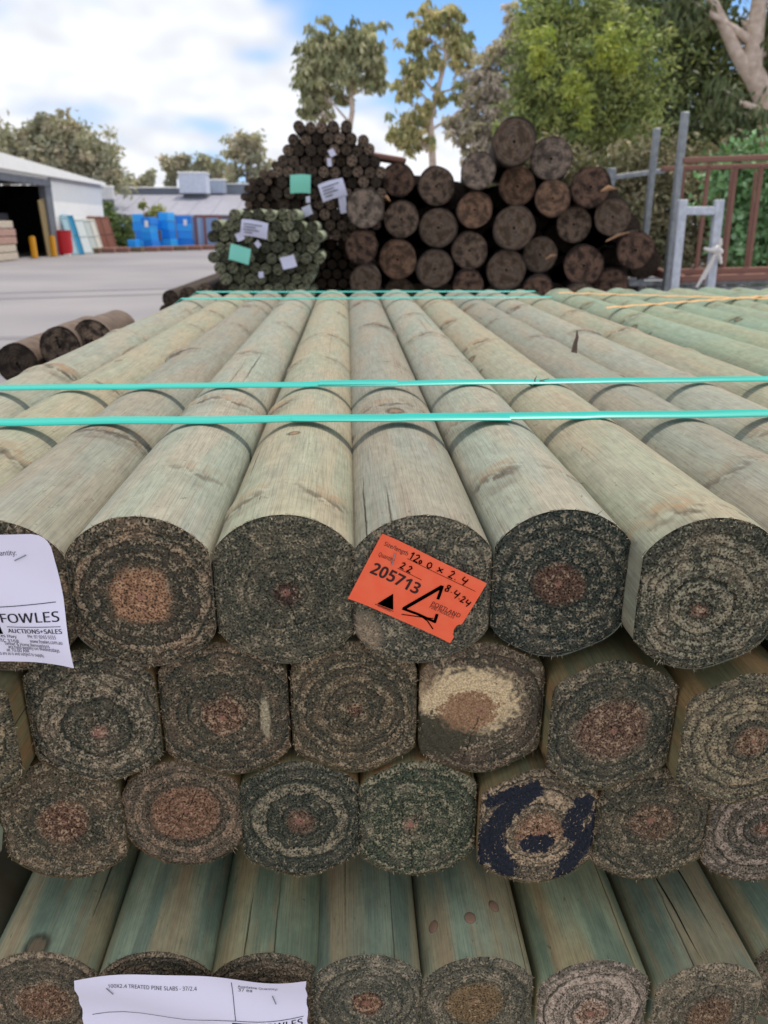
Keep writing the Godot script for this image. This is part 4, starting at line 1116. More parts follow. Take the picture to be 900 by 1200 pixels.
# ---------------------------------------------------------------- steel at the right
func steel_things() -> void:
	var zf := -6.5; var zb := -7.7
	var o := thing("steel_stillage", "rusty steel stillage with galvanised uprights, right of the log pile", "stillage", Vector3(2.65, 0, zf))
	var base := o.position
	var bar := func(called: String, a: Vector3, b: Vector3, w: float, m: Material): put(called, bar_mesh(a - base, b - base, w, w, w * 0.14), m, o)
	var p3 := at(803, 131, zf); bar.call("upright", Vector3(p3.x + 0.03, 0, zf), p3, 0.054, M.steel)
	var p2 := at(770, 150, zf - 0.5); bar.call("upright", Vector3(p2.x, 0, zf - 0.5), p2, 0.05, M.steel)
	bar.call("top_rail", at(800, 188, zf + 0.02) , at(990, 181, zf + 0.02), 0.042, M.rust)
	bar.call("top_rail", at(775, 198, zf - 0.5), at(990, 191, zf - 0.5), 0.04, M.rust)
	for q in [[831, 815], [863, 847], [893, 876], [925, 909], [957, 942]]:
		bar.call("upright_bar", at(q[0], 193, zf - 0.08), at(q[1], 321, zf - 0.08), 0.03, M.rust)
	for q in [[802, 790], [886, 873], [858, 845], [915, 900]]:
		bar.call("rear_bar", at(q[0], 200, zf - 0.9), at(q[1], 318, zf - 0.9), 0.024, M.rust)
	bar.call("base_rail", at(782, 319, zf - 0.04), at(990, 314, zf - 0.04), 0.05, M.rust)
	bar.call("base_rail", at(796, 327, zf + 0.03), at(990, 321, zf + 0.03), 0.055, M.rust)
	bar.call("base_rail", at(762, 317, zf - 0.48), at(799, 327, zf + 0.02), 0.07, M.rust)
	for q in [[735, 332, 900, 329], [760, 340, 990, 337]]:
		bar.call("lower_rail", at(q[0], q[1], zf - 0.15), at(q[2], q[3], zf - 0.15), 0.05, M.steel)
	bar.call("leg", Vector3(at(990, 320, zf).x, 0, zf), at(990, 181, zf), 0.055, M.rust)
	bar.call("leg", Vector3(at(990, 320, zf - 0.9).x, 0, zf - 0.9), at(990, 191, zf - 0.9), 0.055, M.rust)
	# grey gate end behind
	var g := thing("steel_gate", "low grey pipe gate between log pile and stillage", "gate", Vector3(2.4, 0, zb))
	base = g.position
	o = g
	var a := at(717, 197, zb)
	put("post", bar_mesh(Vector3(a.x - 0.02, 0, zb) - base, a - base, 0.07, 0.07), M.steel, g)
	put("rail", bar_mesh(at(719, 208, zb) - base, at(779, 200, zb) - base, 0.045, 0.045), M.steel, g)
	put("rail", bar_mesh(at(719, 330, zb) - base, at(779, 326, zb) - base, 0.045, 0.045), M.steel, g)
	# short pale frame in front
	var z := -6.2
	var f := thing("steel_trestle", "short pale galvanised frame of two legs and one rung", "frame", Vector3(2.6, 0, z))
	base = f.position
	var fl := at(800, 234, z); var fr := at(843, 234, z)
	put("leg", bar_mesh(Vector3(fl.x + 0.04, 0, z) - base, fl - base, 0.066, 0.05), M.bright_steel, f)
	put("leg", bar_mesh(Vector3(fr.x + 0.05, 0, z) - base, fr - base, 0.066, 0.05), M.bright_steel, f)
	put("rung", bar_mesh(at(803.5, 247, z) - base, at(839, 247, z) - base, 0.06, 0.04), M.bright_steel, f)
	put("rung", bar_mesh(at(797, 400, z) - base, at(832, 400, z) - base, 0.06, 0.04), M.bright_steel, f)
	var w := mat(Color(0.9, 0.88, 0.86), 0.5)
	w.backlight_enabled = true; w.backlight = Color(0.5, 0.5, 0.5)
	var t := thing("plastic_tie", "white plastic strip knotted round the pale frame's right leg", "tie", at(838, 294, z + 0.04))
	var px := 0.0066
	put("knot", tube([Vector3(-0.04, 0.0, 0), Vector3(0, 0.012, 0.03), Vector3(0.045, -0.01, 0.01)], [0.018, 0.036, 0.02], 8), w, t)
	for e in [[[0, 0], [-4, -12], [-9, -24], [-16, -41]], [[0, 0], [-8, 1], [-16, 3]], [[0, 0], [5, -7], [8, -14]], [[0, 0], [3, 8], [2, 14]], [[-1, -3], [-5, -18], [-10, -32]]]:
		var p := []; var r := []
		for q in e: p.append(Vector3(q[0] * px, q[1] * px, 0.03 + 0.004 * q[1] * 0.2)); r.append(0.016)
		r[-1] = 0.011; 
		put("strip_end", tube(p, r, 5), w, t)

# ---------------------------------------------------------------- far yard
func log_end_tex(a: Color, b: Color, dark: Color, sd: int, cracks: int) -> StandardMaterial3D:
	var rng := RandomNumberGenerator.new(); rng.seed = sd
	var S := 160
	var d := PackedByteArray(); d.resize(S * S * 3)
	var o := rng.randi() & 511
	var ang := []
	for k in cracks: ang.append([rng.randf() * TAU, rng.randf_range(0.3, 0.9), rng.randf_range(0.02, 0.06)])
	for y in S:
		for x in S:
			var q := Vector2(x - S * 0.5, y - S * 0.5) / (S * 0.445)
			var r := q.length(); var th := q.angle()
			var m := N_mid[((y * 2 + o) & 511) * 512 + ((x * 2 + o) & 511)] / 255.0
			var lo := N_low[((y * 2 + o) & 511) * 512 + ((x * 2 + o * 3) & 511)] / 255.0
			var fi := N_fine[((y + o) & 511) * 512 + ((x + o) & 511)] / 255.0
			var c := a.lerp(b, sm(0.3, 0.7, lo * 0.6 + m * 0.4))
			c = c.darkened(clampf(0.2 * sm(0.05, 0.2, r) * sin((r + (m - 0.5) * 0.08 + (lo - 0.5) * 0.15) * 40.0) + (0.5 - fi) * 0.5, 0, 0.6))
			c = c.lerp(dark, sm(0.52, 0.8, m * 0.25 + lo * 0.75 + r * 0.1) * 0.55)
			c = c.lerp(dark, sm(0.86, 1.0, r) * 0.75)
			for k in ang:
				var da: float = absf(angle_difference(th + (m - 0.5) * 0.5, k[0]))
				if r < k[1]: c = c.lerp(dark.darkened(0.5), (1.0 - sm(k[2] * 0.5, k[2], da * r)) * 0.9)
			var e := (y * S + x) * 3
			d[e] = int(c.r * 255); d[e + 1] = int(c.g * 255); d[e + 2] = int(c.b * 255)
	var mt := mat(Color.WHITE, 0.95)
	mt.metallic_specular = 0.25
	mt.albedo_texture = tex(Image.create_from_data(S, S, false, Image.FORMAT_RGB8, d))
	return mt

func stock_far() -> void:
	M.bark = noise_mat(Color(0.19, 0.15, 0.125), Color(0.3, 0.25, 0.2), 0.05, 2.5, 0.95, 0.8)
	M.log_side = noise_mat(Color(0.45, 0.38, 0.33), Color(0.34, 0.29, 0.25), 0.04, 2.0, 0.9, 0.4)
	M.log_end0 = log_end_tex(Color(0.4, 0.35, 0.31), Color(0.51, 0.42, 0.34), Color(0.17, 0.15, 0.14), 1, 0)
	M.log_end1 = log_end_tex(Color(0.51, 0.43, 0.37), Color(0.42, 0.36, 0.31), Color(0.17, 0.14, 0.12), 2, 0)
	M.log_end2 = log_end_tex(Color(0.46, 0.36, 0.3), Color(0.37, 0.3, 0.26), Color(0.13, 0.1, 0.09), 3, 0)
	M.log_end3 = log_end_tex(Color(0.57, 0.5, 0.44), Color(0.49, 0.44, 0.4), Color(0.22, 0.19, 0.17), 4, 0)
	M.log_end4 = log_end_tex(Color(0.54, 0.42, 0.34), Color(0.46, 0.37, 0.3), Color(0.24, 0.19, 0.16), 5, 0)
	for k in 3:
		M["post_dark%d" % k] = log_end_tex(Color(0.47, 0.4, 0.34) * (0.6 + 0.28 * k), Color(0.36, 0.31, 0.27) * (0.8 + 0.15 * k), Color(0.1, 0.09, 0.085), 20 + k, 1)
		M["post_green%d" % k] = log_end_tex(Color(0.5, 0.49, 0.4) * (0.7 + 0.2 * k), Color(0.4, 0.41, 0.33) * (0.8 + 0.15 * k), Color(0.11, 0.12, 0.09), 30 + k, 1)
		var m: StandardMaterial3D = M["side%d_0" % k].duplicate()
		m.albedo_color = [Color(0.92, 1.0, 0.95), Color(0.95, 1.0, 0.93), Color(0.88, 0.99, 0.94)][k]
		M["green%d" % k] = m
	M.rough_timber = noise_mat(Color(0.5, 0.42, 0.32), Color(0.4, 0.33, 0.25), 0.04, 3.0, 0.9, 0.3)
	M.bright_steel = noise_mat(Color(0.8, 0.82, 0.86), Color(0.7, 0.72, 0.76), 0.03, 2.0, 0.45); M.bright_steel.metallic = 0.15
	M.concrete = noise_mat(Color(0.575, 0.56, 0.565), Color(0.5, 0.49, 0.505), 0.016, 0.035, 0.9, 0.0, 5)
	M.white_wall = noise_mat(Color(0.97, 0.97, 0.96), Color(0.95, 0.95, 0.935), 0.02, 0.3, 0.6)
	M.roof_grey = noise_mat(Color(0.62, 0.62, 0.66), Color(0.57, 0.57, 0.615), 0.02, 0.2, 0.5)
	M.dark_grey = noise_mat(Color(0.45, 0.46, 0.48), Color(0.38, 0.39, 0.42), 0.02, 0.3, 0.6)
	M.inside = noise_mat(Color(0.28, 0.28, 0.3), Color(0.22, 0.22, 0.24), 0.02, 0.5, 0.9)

func solid(called: String, label: String, cat: String, size: Vector3, where: Vector3, m: Material, turn := 0.0, lean := 0.0, group := "") -> Node3D:
	var o := put(called, box_mesh(size, 0.02), m, self, where)
	o.rotation = Vector3(lean, turn, 0)
	tag(o, label, cat, group)
	return o

func far_yard() -> void:
	# shed: its end wall runs away from us along x = X0
	var X0 := -13.62
	var shed := thing("white_shed", "white steel shed with wide open doorway at the left edge", "shed", Vector3(X0, 0, -40))
	var wall := func(called: String, z0: float, z1: float, y0: float, y1a: float, y1b: float, x: float, th: float, m: Material):
		var st := new_st()
		var q := [Vector3(x, y0, z0), Vector3(x, y0, z1), Vector3(x, y1b, z1), Vector3(x, y1a, z0)]
		var r := []
		for e in q: r.append(e - Vector3(th, 0, 0))
		for f in [[q[0], q[1], q[2], q[3]], [r[3], r[2], r[1], r[0]], [q[0], q[3], r[3], r[0]], [q[1], r[1], r[2], q[2]], [q[3], q[2], r[2], r[3]], [q[0], r[0], r[1], q[1]]]:
			for k in [0, 2, 1, 0, 3, 2]: st.add_vertex(f[k] - shed.position)
		put(called, done(st), m, shed)
	wall.call("end_wall", -39.0, -47.0, 0.0, 3.3, 3.3, X0, 0.2, M.white_wall)
	wall.call("gable", -20.0, -47.0, 3.3, 4.25, 3.42, X0, 0.2, M.white_wall)
	wall.call("end_wall", -20.0, -31.0, 0.0, 3.3, 3.3, X0, 0.2, M.white_wall)
	wall.call("door_header", -30.9, -39.0, 3.0, 3.28, 3.28, X0 + 0.1, 0.28, M.dark_grey)
	wall.call("door_jamb", -38.3, -39.1, 0.0, 3.0, 3.0, X0 + 0.05, 0.3, M.dark_grey)
	wall.call("roof_edge", -19.8, -47.2, 3.42, 4.42, 3.56, X0 + 0.25, 0.35, M.white_wall)
	put("gutter", box_mesh(Vector3(0.12, 0.09, 8.2), 0.02), M.roof_grey, shed, Vector3(0.06, 3.32, -3.05))
	var st := new_st()
	for f in [[Vector3(-14, 4.3, 20.2), Vector3(0.2, 4.3, 20.2), Vector3(0.2, 3.47, -7.2), Vector3(-14, 3.47, -7.2)]]:
		for k in [0, 1, 2, 0, 2, 3]: st.add_vertex(f[k])
	put("roof", done(st), M.white_wall, shed)
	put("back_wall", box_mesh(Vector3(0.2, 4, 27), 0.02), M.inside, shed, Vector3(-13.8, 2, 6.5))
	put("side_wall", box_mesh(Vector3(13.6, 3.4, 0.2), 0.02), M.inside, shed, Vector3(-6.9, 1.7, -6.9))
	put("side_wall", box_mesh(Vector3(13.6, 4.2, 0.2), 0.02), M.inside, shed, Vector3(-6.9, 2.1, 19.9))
	var rng := RandomNumberGenerator.new(); rng.seed = 8
	var cream := noise_mat(Color(0.82, 0.78, 0.7), Color(0.72, 0.66, 0.6), 0.03, 1.0)
	var pinkish := noise_mat(Color(0.66, 0.5, 0.45), Color(0.74, 0.62, 0.56), 0.03, 1.0)
	var g0 := ground_at(-20, 303)
	for k in 5:
		solid("timber_pack", "pale sawn timber pack in the shed doorway, number %s from the floor" % ["one", "two", "three", "four", "five", "six"][k], "timber pack", Vector3(2.2, 0.27, 2.5), Vector3(X0 - 0.9, 0.16 + 0.3 * k, -32.5 + rng.randf_range(-0.2, 0.2)), pinkish if k in [2, 3] else cream, 0.0, 0.0, "timber packs in the doorway")
	for k in 4:
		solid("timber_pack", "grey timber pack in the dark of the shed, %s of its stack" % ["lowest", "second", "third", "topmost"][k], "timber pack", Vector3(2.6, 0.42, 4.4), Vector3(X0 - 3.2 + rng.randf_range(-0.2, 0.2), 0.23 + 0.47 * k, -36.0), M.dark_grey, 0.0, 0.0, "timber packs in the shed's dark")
	var ply := noise_mat(Color(0.55, 0.48, 0.32), Color(0.5, 0.43, 0.28), 0.02, 1.0)
	solid("plywood_sheet", "olive plywood sheet leaning in the shed doorway", "board", Vector3(0.05, 2.5, 1.6), at(52, 298, -38.2) * Vector3(1, 0, 1) + Vector3(0.3, 1.22, 0), ply, 0.1, 0.12)
	var yellow := mat(Color(0.9, 0.62, 0.08), 0.5)
	for k in 2:
		var p := ground_at([41, 64][k], [303, 301][k])
		var b := thing("bollard", ["yellow bollard in front of the doorway, left of the two", "yellow bollard beside the red bin, right of the two"][k], "bollard", p, "yellow bollards")
		put("tube", tube([Vector3(0, 0, 0), Vector3(0, 0.85, 0), Vector3(0, 0.9, 0), Vector3(0, 0.92, 0)], [0.13, 0.13, 0.09, 0.01], 12), yellow, b)
		put("foot_plate", box_mesh(Vector3(0.4, 0.02, 0.4)), M.dark_grey, b, Vector3(0, 0.01, 0))
	var red := mat(Color(0.75, 0.04, 0.1), 0.45)
	var rp := ground_at(76, 299)
	var rb := thing("red_bin", "red drum bin standing before the white shed wall", "bin", rp)
	put("drum", tube([Vector3.ZERO, Vector3(0, 0.12, 0), Vector3(0, 0.14, 0), Vector3(0, 1.05, 0), Vector3(0, 1.08, 0), Vector3(0, 1.12, 0), Vector3(0, 1.12, 0)], [0.36, 0.38, 0.41, 0.41, 0.44, 0.42, 0.02], 18), red, rb)
	put("base", box_mesh(Vector3(0.7, 0.06, 0.7)), M.white_wall, rb, Vector3(0, 0.03, 0))
	# sheets leaning on the shed wall
	var lean := [[88, 296, 0.35, 1.8, Color(0.62, 0.76, 0.8), "pale blue-grey sheet leaning on the shed wall beside the red bin"], [92, 296, 0.6, 1.85, Color(0.1, 0.52, 0.68), "bright blue sheet leaning on the shed wall"], [101, 295, 0.8, 1.7, Color(0.82, 0.85, 0.84), "white panel leaning on the wall right of the blue sheet"], [108, 294, 0.8, 1.65, Color(0.74, 0.77, 0.75), "greyish panel leaning between two white ones"], [114, 293, 0.8, 1.7, Color(0.84, 0.83, 0.78), "off-white panel leaning left of the brown doors"], [121, 292, 0.9, 1.85, Color(0.5, 0.3, 0.22), "brown door leaning at the shed's corner, left one"], [130, 291, 0.9, 1.85, Color(0.55, 0.35, 0.27), "brown door leaning at the shed's corner, right one"]]
	for q in lean:
		var dir := ground_at(q[0], q[1] + 1) - EYE
		var p := EYE + dir * ((X0 + 0.6) / dir.x)
		p.y = 0.0
		var b := thing("leaning_sheet", q[5], "sheet", p)
		b.rotation = Vector3(0, -0.5, 0.26)
		var c: Color = q[4]
		put("panel", box_mesh(Vector3(0.06, q[3], q[2] * 1.15), 0.01), mat(c, 0.6), b, Vector3(0, q[3] * 0.5, 0))
		for e in [-0.5, 0.5]: put("edge_rail", box_mesh(Vector3(0.08, q[3], 0.07), 0.01), mat(c.darkened(0.12), 0.6), b, Vector3(0.01, q[3] * 0.5, e * q[2] * 1.1))
		for e in [0.04, 0.5, 0.96]: put("cross_rail", box_mesh(Vector3(0.075, 0.07, q[2] * 1.05), 0.01), mat(c.darkened(0.1), 0.6), b, Vector3(0.012, q[3] * e, 0))
	# blue wrapped goods, doors and low timber in front of the far roof
	var blues := [mat(Color(0.1, 0.6, 0.96), 0.4), mat(Color(0.2, 0.67, 0.98), 0.4), mat(Color(0.07, 0.52, 0.9), 0.4)]
	var bl := [[159, 294, 8, 12, "low blue tub at the left foot of the blue stacks"], [166, 293, 11, 36, "tall blue wrapped stack next to the green bush"], [178, 293, 11, 33, "blue stack with a white slip, second from the bush"], [189, 292, 10, 29, "lower blue stack with a brownish patch in the middle"], [199, 292, 11, 37, "tallest blue stack right of the brown patch"], [219, 291, 16, 33, "separate blue stack beside the pale post"]]
	for k in bl.size():
		var q: Array = bl[k]
		var p := ground_at(q[0], q[1] + 1)
		var s := p.distance_to(EYE) / 901.0 * 1.02
		var b := thing("blue_stack", q[4], "stack", p, "blue stacks in the far yard")
		b.rotation.y = rng.randf_range(-0.25, 0.25)
		var hgt: float = q[3] * s
		put("pallet", box_mesh(Vector3(q[2] * s, 0.14, 1.0), 0.01), M.rough_timber, b, Vector3(0, 0.07, 0))
		var n := maxi(1, int(hgt / 0.42))
		for e in n:
			var wd: float = q[2] * s * rng.randf_range(0.9, 1.06)
			put("crate", box_mesh(Vector3(wd, (hgt - 0.14) / n * 0.97, 0.95), 0.015), blues[(k + e) % 3], b, Vector3(rng.randf_range(-0.05, 0.05), 0.14 + (hgt - 0.14) * (e + 0.5) / n, 0)).rotation.y = rng.randf_range(-0.06, 0.06)
		if k in [2, 5]: put("paper_slip", box_mesh(Vector3(0.2, 0.34, 0.01), 0.002), M.white_wall, b, Vector3(0.08, hgt * 0.8, 0.55))
		if k == 3: put("brown_carton", box_mesh(Vector3(0.42, 0.6, 0.1), 0.02), mat(Color(0.5, 0.36, 0.33), 0.8), b, Vector3(0, hgt * 0.5, 0.53))
	var fr := mat(Color(0.52, 0.34, 0.31), 0.7); var glass := mat(Color(0.5, 0.6, 0.75), 0.2)
	for k in 3:
		var p := ground_at([231, 240, 251][k], 292)
		var b := thing("door_frame", ["narrow pale post-like frame beside the right blue stack", "pinkish brown framed door with bluish glass, left one", "pinkish brown framed door next to the green post bundle"][k], "door", p)
		var w: float = [0.45, 0.85, 0.9][k]
		var m2: Material = mat(Color(0.6, 0.68, 0.78), 0.5) if k == 0 else fr
		for e in [-0.5, 0.5]: put("stile", box_mesh(Vector3(0.15, 1.9, 0.08)), m2, b, Vector3(e * w, 0.95, 0))
		for e in [0.08, 1.85]: put("rail", box_mesh(Vector3(w, 0.14, 0.076)), m2, b, Vector3(0, e, 0))
		put("pane", box_mesh(Vector3(w - 0.1, 1.7, 0.03)), glass, b, Vector3(0, 0.95, 0))
	for k in 9:
		var p := ground_at(108 + 17 * k, 296.5 - 0.5 * k)
		solid("timber_rack", "low brown timber pack on the ground, %s from the shed" % ["first", "second", "third", "fourth", "fifth", "sixth", "seventh", "eighth", "ninth"][k], "timber pack", Vector3(1.05, 0.24, 1.4), p + Vector3(0, 0.125, 0), M.rust if k % 3 else M.rough_timber, rng.randf_range(-0.1, 0.1), 0.0, "low timber packs along the far yard")
	# brick fence right of the doors, long roofed warehouse, roof plant
	var z := -72.0
	var wa := at(100, 252, z); var wb := at(470, 258, z)
	var wh := thing("warehouse", "long low warehouse with pale lilac-grey roof behind the yard", "building", Vector3((wa.x + wb.x) * 0.5, 0, z))
	var len := wb.x - wa.x
	var eave := at(200, 253, z).y; var top := at(200, 231, z - 9).y
	put("wall", box_mesh(Vector3(len, eave, 0.3), 0.02), noise_mat(Color(0.5, 0.4, 0.38), Color(0.44, 0.36, 0.35), 0.02, 0.4), wh, Vector3(0, eave * 0.5, 0.0))
	var slope := Vector3(0, top - eave, -9.0)
	put("roof", box_mesh(Vector3(len + 0.6, 0.12, slope.length() + 0.6), 0.02, Basis(Vector3(1, 0, 0), atan2(top - eave, 9.0))), M.roof_grey, wh, Vector3(0, (eave + top) * 0.5 + 0.1, -4.5))
	put("rear_wall", box_mesh(Vector3(len, top, 0.3), 0.02), M.dark_grey, wh, Vector3(0, top * 0.5, -9.0))
	for k in 14: put("roof_rib", box_mesh(Vector3(0.08, 0.06, slope.length() + 0.5), 0.02, Basis(Vector3(1, 0, 0), atan2(top - eave, 9.0))), M.roof_grey, wh, Vector3(-len * 0.5 + 1 + len / 14.0 * k, (eave + top) * 0.5 + 0.18, -4.5))
	for k in 9: put("window", box_mesh(Vector3(1.6, 0.8, 0.1), 0.02), glass, wh, Vector3(-len * 0.5 + 2.5 + 3.0 * k, 1.5, 0.16))
	var unit := func(px0: float, px1: float, py0: float, py1: float, zz: float, c: Color, called: String, label: String, cat: String):
		var a := at(px0, py1, zz); var b := at(px1, py0, zz)
		var o := thing(called, label, cat, Vector3((a.x + b.x) * 0.5, 0, zz))
		var h := b.y - a.y
		put("body", box_mesh(Vector3(b.x - a.x, h, (b.x - a.x) * 0.8), 0.04), noise_mat(c, c.darkened(0.06), 0.02, 0.4), o, Vector3(0, a.y + h * 0.5, 0))
		put("cap", box_mesh(Vector3((b.x - a.x) * 1.05, 0.14, (b.x - a.x) * 0.84), 0.03), M.white_wall, o, Vector3(0, a.y + h + 0.07, 0))
		put("stand", box_mesh(Vector3((b.x - a.x) * 0.8, a.y, 0.8), 0.03), M.dark_grey, o, Vector3(0, a.y * 0.5, 0))
	unit.call(213, 243, 204, 227, -80.0, Color(0.83, 0.86, 0.92), "roof_unit", "large pale air handling box on the warehouse skyline", "roof plant")
	unit.call(245, 264, 212, 227, -82.0, Color(0.7, 0.74, 0.8), "roof_unit", "smaller grey box right of the large roof unit", "roof plant")
	unit.call(150, 212, 222, 234, -84.0, Color(0.5, 0.53, 0.58), "grey_building", "grey flat-topped building left of the large roof unit", "building")
	unit.call(263, 330, 218, 236, -86.0, Color(0.55, 0.58, 0.62), "grey_building", "grey flat-topped building right of the roof units", "building")
	unit.call(119, 132, 220, 234, -70.0, Color(0.85, 0.85, 0.85), "white_annex", "small white annex at the shed's far corner", "building")

# ---------------------------------------------------------------- plants
func leaf_mesh(w: float, l: float) -> ArrayMesh:
	var st := new_st()
	var a := Vector3(0, 0, 0); var b := Vector3(w * 0.5, l * 0.45, l * 0.08); var c := Vector3(0, l, -l * 0.05); var d := Vector3(-w * 0.5, l * 0.5, l * 0.08)
	for v in [a, b, c, a, c, d]: st.add_vertex(v)
	return done(st)

func foliage(parent: Node, called: String, blobs: Array, count: int, leaf: Vector2, cols: Array, sd: int, hang := 0.5, clump := 0.3, per := 50) -> void:
	var rng := RandomNumberGenerator.new(); rng.seed = sd
	var mm := MultiMesh.new()
	mm.transform_format = MultiMesh.TRANSFORM_3D
	mm.use_colors = true
	mm.mesh = leaf_mesh(leaf.x, leaf.y)
	mm.instance_count = count
	var clumps := []
	var total := 0.0
	for b in blobs:
		var r: Vector3 = b[1]
		var n := maxi(3, int(per * (b[2] if b.size() > 2 else 1.0)))
		for k in n:
			var q := Vector3(rng.randfn(), rng.randfn(), rng.randfn()) * 0.48
			clumps.append([b[0] + q * r, (r.x + r.y) * 0.5 * clump * rng.randf_range(0.6, 1.3), rng.randi() % cols.size(), rng.randf_range(0.75, 1.2)])
	for i in count:
		var c: Array = clumps[rng.randi() % clumps.size()]
		var g := Vector3(rng.randfn(), rng.randfn() * 0.75, rng.randfn()) * 0.55
		var y := (Vector3(rng.randf_range(-1, 1), rng.randf_range(-1, 1), rng.randf_range(-1, 1)) + Vector3(0, -hang * 1.6, 0)).normalized()
		var x := y.cross(Vector3(rng.randf_range(-1, 1), rng.randf_range(-0.4, 0.4), rng.randf_range(-1, 1))).normalized()
		var s := rng.randf_range(0.7, 1.3)
		mm.set_instance_transform(i, Transform3D(Basis(x, y, x.cross(y)).scaled(Vector3.ONE * s), c[0] + g * c[1]))
		var col: Color = cols[c[2]] if rng.randf() < 0.7 else cols[rng.randi() % cols.size()]
		mm.set_instance_color(i, (col * 1.75 * c[3] * rng.randf_range(0.85, 1.15)))
	var o := MultiMeshInstance3D.new()
	o.name = called
	o.multimesh = mm
	o.material_override = M.leaf
	o.set_meta("kind", "stuff")
	parent.add_child(o, true)

func tree(called: String, label: String, cat: String, trunk: Array, r0: float, blobs: Array, count: int, leaf: Vector2, cols: Array, sd: int, bark: Material, hang := 0.5, clump := 0.28, per := 55, group := "") -> void:
	var rng := RandomNumberGenerator.new(); rng.seed = sd
	var base: Vector3 = trunk[0]
	var o := thing(called, label, cat, base, group)
	var p := []; var r := []
	for k in trunk.size():
		p.append(trunk[k] - base); r.append(r0 * (1.0 - 0.65 * k / (trunk.size() - 1)))
	put("trunk", tube(p, r, 10), bark, o)
	for b in blobs:
		var c: Vector3 = b[0] - base
		var from: Vector3 = p[0]
		var best := 1e9
		for k in range(1, p.size()):
			for q in 4:
				var s: Vector3 = p[k - 1].lerp(p[k], q / 4.0)
				var d := s.distance_to(c) + (2.0 if s.y > c.y else 0.0) + absf(s.y - (c.y - s.distance_to(c) * 0.7)) * 0.6
				if k > 1 or q > 1:
					if d < best: best = d; from = s
		var mid := from.lerp(c, 0.55) + Vector3(rng.randf_range(-0.1, 0.1), 0.06, rng.randf_range(-0.1, 0.1)) * from.distance_to(c)
		put("limb", tube([from, mid, c + Vector3(0, b[1].y * 0.35, 0)], [r0 * 0.34, r0 * 0.2, r0 * 0.06], 6), bark, o)
		for q in 4:
			var e := c + Vector3(rng.randf_range(-0.8, 0.8) * b[1].x, rng.randf_range(-0.4, 0.8) * b[1].y, rng.randf_range(-0.8, 0.8) * b[1].z)
			put("twig", tube([mid, mid.lerp(e, 0.6) + Vector3(0, 0.05, 0) * b[1].y, e], [r0 * 0.14, r0 * 0.08, r0 * 0.03], 5), bark, o)
	var shifted := []
	for b in blobs: shifted.append([b[0] - base] + b.slice(1))
	foliage(o, "crown", shifted, count, leaf, cols, sd, hang, clump, per)

# crown masses given as px, py, half width and half height on the survey view at depth z
func masses(list: Array, z: float, deep := 0.8) -> Array:
	var out := []
	for m in list:
		var c := at(m[0], m[1], z)
		var s := c.distance_to(EYE) / 901.0 * 0.97
		var dz: float = m[4] if m.size() > 4 else 0.0
		c += (c - EYE).normalized() * dz
		out.append([c, Vector3(m[2] * s, m[3] * s, (m[2] + m[3]) * 0.5 * s * deep), (m[2] * m[3]) / 600.0])
	return out

